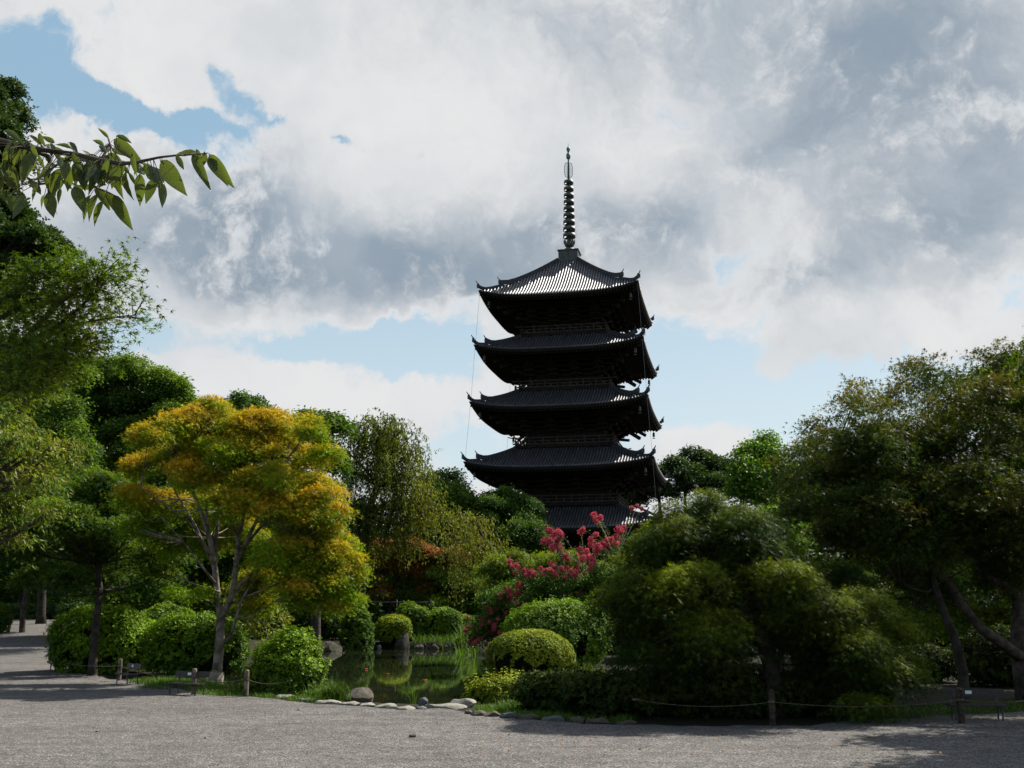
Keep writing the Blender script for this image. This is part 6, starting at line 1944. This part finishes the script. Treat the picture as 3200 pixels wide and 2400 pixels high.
br.tube([cp(330, 1040, .12), cp(560, 1010, .1), cp(700, 1060, .08), cp(830, 1070, .08), cp(990, 1135, .06)], [.004, .0035, .003, .0025, .0015], 5)
br.tube([cp(-500, 620, .06), cp(-200, 800, .1), cp(0, 900, .12), cp(150, 1080, .12)], [.012, .009, .006, .003], 6)
br.build('branch', M['bark'], ct)


def big_leaf(wr, arch, fold, seed):
    r = np.random.default_rng(seed)
    n = 11
    V = []; F = []
    cv = r.uniform(0.08, 0.2) * (1 if seed % 2 else -1)
    for i in range(n + 1):
        t = i / n
        yc = cv * (t * t - t)
        w = wr * (math.sin(math.pi * min(1, t * 1.02) ** 0.80) ** 0.85) * (1 - 0.25 * t) if 0 < t < 0.97 else 0.004
        if t >= 0.97: w = 0.003
        z = -arch * t * t + 0.1 * arch
        V += [(t, w + yc, z + fold * w + 0.012 * math.sin(i * 2.1)), (t, yc, z), (t, -w + yc, z + fold * w + 0.012 * math.cos(i * 2.3))]
    for i in range(n):
        a = i * 3
        F += [(a, a + 1, a + 4, a + 3), (a + 1, a + 2, a + 5, a + 4)]
    me = bpy.data.meshes.new('leaf')
    me.from_pydata(V, [], F)
    me.polygons.foreach_set('use_smooth', [True] * len(F))
    at_ = me.attributes.new('hue', 'FLOAT', 'POINT')
    at_.data.foreach_set('value', [r.uniform(0.1, 0.8)] * len(V))
    return me


def near_leaf_mat():
    m, n = newmat('large_cherry_leaf')
    o = n.n('ShaderNodeOutputMaterial')
    t = n.n('ShaderNodeTexCoord').outputs['Object']
    sp = n.n('ShaderNodeSeparateXYZ'); n.put(sp.inputs[0], t)
    ax = n.m('ABSOLUTE', sp.outputs[1])
    vein = n.m('SINE', n.m('MULTIPLY', n.m('SUBTRACT', sp.outputs[0], n.m('MULTIPLY', ax, 0.8)), 62.0))
    mid = n.ss(ax, 0.0, 0.012, 1.0, 0.0)
    hs = n.n('ShaderNodeObjectInfo').outputs['Random']
    c = n.mix(hs, (0.022, 0.048, 0.012), (0.065, 0.10, 0.014))
    c = n.mix(n.m('MULTIPLY', n.ss(n.noise(t, 5.0, 4), 0.45, 0.7), 0.35), c, (0.13, 0.12, 0.02))
    c = n.mix(n.m('MULTIPLY', n.m('ADD', mid, n.ss(vein, 0.8, 1.0)), 0.25), c, (0.16, 0.20, 0.05))
    b = n.n('ShaderNodeBump'); b.inputs['Strength'].default_value = 0.5; b.inputs['Distance'].default_value = 0.02
    n.put(b.inputs['Height'], n.m('ADD', vein, n.m('MULTIPLY', mid, -3.0)))
    p = n.n('ShaderNodeBsdfPrincipled')
    n.put(p.inputs['Base Color'], c)
    p.inputs['Roughness'].default_value = 0.38
    p.inputs['Specular IOR Level'].default_value = 0.5
    n.t.links.new(b.outputs[0], p.inputs['Normal'])
    tr = n.n('ShaderNodeBsdfTranslucent')
    n.put(tr.inputs['Color'], n.mix(0.5, c, (0.26, 0.34, 0.02)))
    mx = n.n('ShaderNodeMixShader'); mx.inputs[0].default_value = 0.26
    n.t.links.new(p.outputs[0], mx.inputs[1]); n.t.links.new(tr.outputs[0], mx.inputs[2])
    n.t.links.new(mx.outputs[0], o.inputs[0])
    return m


lmat = near_leaf_mat()
lmes = [big_leaf(w, a, f, i) for i, (w, a, f) in enumerate([(0.17, 0.12, 0.35), (0.20, 0.22, 0.5), (0.24, 0.15, 0.3), (0.27, 0.10, 0.25), (0.19, 0.30, 0.6), (0.22, -0.1, 0.3)])]
for m__ in lmes: m__.materials.append(lmat)
LV = [(1700, 770, 1510, 772, 2), (1810, 780, 2003, 1042, 1), (1795, 820, 1948, 1025, 0), (1700, 735, 1742, 903, 0), (1770, 758, 1738, 892, 5), (1668, 785, 1806, 1042, 1), (1518, 790, 1592, 907, 3), (1400, 830, 1590, 1108, 3), (1245, 855, 1392, 1085, 2), (1330, 890, 1432, 1045, 2),
      (1400, 925, 1525, 1028, 3), (1385, 1000, 1407, 1245, 1), (1335, 990, 1268, 1192, 2), (1212, 945, 1200, 1210, 2), (1280, 875, 1405, 1060, 3), (1150, 765, 1172, 950, 1), (1180, 850, 1248, 970, 2), (1092, 930, 1112, 1138, 1), (1008, 930, 1042, 1130, 1), (1110, 940, 1182, 1048, 1),
      (990, 650, 1217, 832, 1), (1008, 618, 1128, 672, 2), (938, 640, 850, 556, 1), (900, 710, 798, 648, 1), (905, 760, 850, 690, 1), (968, 735, 1092, 788, 2), (935, 775, 1055, 862, 2), (960, 735, 865, 755, 3), (858, 865, 850, 1035, 5), (930, 930, 982, 1048, 1), (905, 935, 965, 1012, 2),
      (822, 1065, 942, 1245, 2), (825, 1055, 655, 1058, 1), (915, 1108, 1093, 1380, 0), (988, 1132, 1132, 1408, 1), (782, 1135, 702, 1345, 2), (845, 1128, 757, 1325, 1), (895, 1182, 802, 1386, 1), (640, 1062, 718, 1265, 2), (600, 900, 578, 1092, 2), (700, 880, 712, 1065, 2), (750, 868, 805, 1010, 1),
      (785, 800, 725, 745, 2), (620, 735, 478, 682, 1), (592, 680, 672, 748, 1), (472, 680, 368, 620, 2), (430, 690, 445, 780, 2), (340, 598, 385, 705, 1), (252, 618, 385, 712, 1), (40, 580, 195, 665, 1), (182, 660, 22, 765, 3), (640, 770, 515, 868, 3), (430, 735, 595, 775, 1), (500, 800, 540, 900, 2),
      (302, 755, 185, 1015, 3), (335, 790, 378, 910, 2), (400, 770, 445, 860, 2), (545, 900, 420, 1165, 3), (420, 1095, 467, 1325, 2), (385, 1130, 352, 1240, 3), (482, 1125, 468, 1288, 1), (522, 1080, 506, 1188, 1), (335, 1035, 262, 1175, 2), (192, 1100, 122, 1335, 3), (80, 1140, 112, 1250, 2), (60, 865, 155, 1005, 2),
      (0, 890, 85, 1060, 2), (30, 960, -10, 1100, 2), (372, 895, 425, 1005, 3), (382, 900, 305, 1020, 1), (248, 995, 365, 1140, 1), (565, 1005, 498, 1085, 2), (205, 840, 95, 788, 1), (15, 765, 95, 870, 2), (890, 820, 985, 845, 3), (1040, 865, 1120, 940, 1), (760, 790, 860, 800, 2), (690, 800, 760, 840, 3),
      (560, 800, 640, 860, 1), (240, 730, 160, 830, 2), (120, 720, 100, 800, 1), (460, 860, 400, 960, 1), (540, 1000, 620, 1080, 2), (150, 1010, 60, 1090, 2), (10, 1100, 60, 1200, 1), (280, 1000, 290, 1080, 1), (1200, 870, 1150, 960, 1), (-150, 800, -60, 1000, 2), (-120, 650, -40, 760, 3), (-250, 700, -200, 900, 2)]
pet = MB()
r = np.random.default_rng(12)
for q in range(58):
    x0 = r.uniform(-250, 1100); y0 = 650 + x0 * 0.17 + r.uniform(-20, 330) * (1 - max(0, x0) / 1500)
    ln_ = r.uniform(120, 230); a_ = R(r.uniform(50, 130))
    LV.append((x0, y0, x0 + ln_ * math.cos(a_) * 0.8, y0 + ln_ * math.sin(a_), int(r.integers(0, 6))))
branch_pts = np.array(main[3:] + [cp(430, 900, .05), cp(420, 1000, .06), cp(330, 1040, .12), cp(560, 1010, .1), cp(700, 1060, .08), cp(830, 1070, .08), cp(150, 1080, .12), cp(948, 690, .02)])
dense = np.concatenate([np.linspace(branch_pts[i], branch_pts[i + 1], 8) for i in range(10)] + [branch_pts[11:]])
for i, (x0, y0, x1, y1, v_) in enumerate(LV):
    dep = r.uniform(-0.10, 0.12)
    a_ = cp(x0, y0, dep); b_ = cp(x1, y1, dep + r.uniform(-0.04, 0.04))
    t_ = b_ - a_
    ln = np.linalg.norm(t_); t_ /= ln
    # face of the blade turned partly to the camera, partly up
    nv = np.array((r.normal() * 0.3, -1.0, 0.3 + r.normal() * 0.3)) * (1 if r.random() < 0.8 else -1)
    nv -= t_ * np.dot(nv, t_); nv /= np.linalg.norm(nv)
    bt = np.cross(nv, t_)
    Mx = Matrix(((t_[0], bt[0], nv[0]), (t_[1], bt[1], nv[1]), (t_[2], bt[2], nv[2])))
    o = instance('leaf', lmes[v_], ct, tuple(a_ - np.array(ct.location)), Mx.to_euler(), (ln * 1.08, ln * r.uniform(0.7, 1.05), ln))
    nb = dense[int(np.argmin(np.linalg.norm(dense - a_, axis=1)))]
    pet.tube([nb, (nb + a_) / 2 + (0, 0, 0.004), a_, a_ + t_ * ln * 0.12], [.0016, .0013, .0012, .0008], 4, cap=False)
pet.build('leaf_stalks', M['bark'], ct)['kind'] = 'stuff'
print('TRIS', TOTAL)
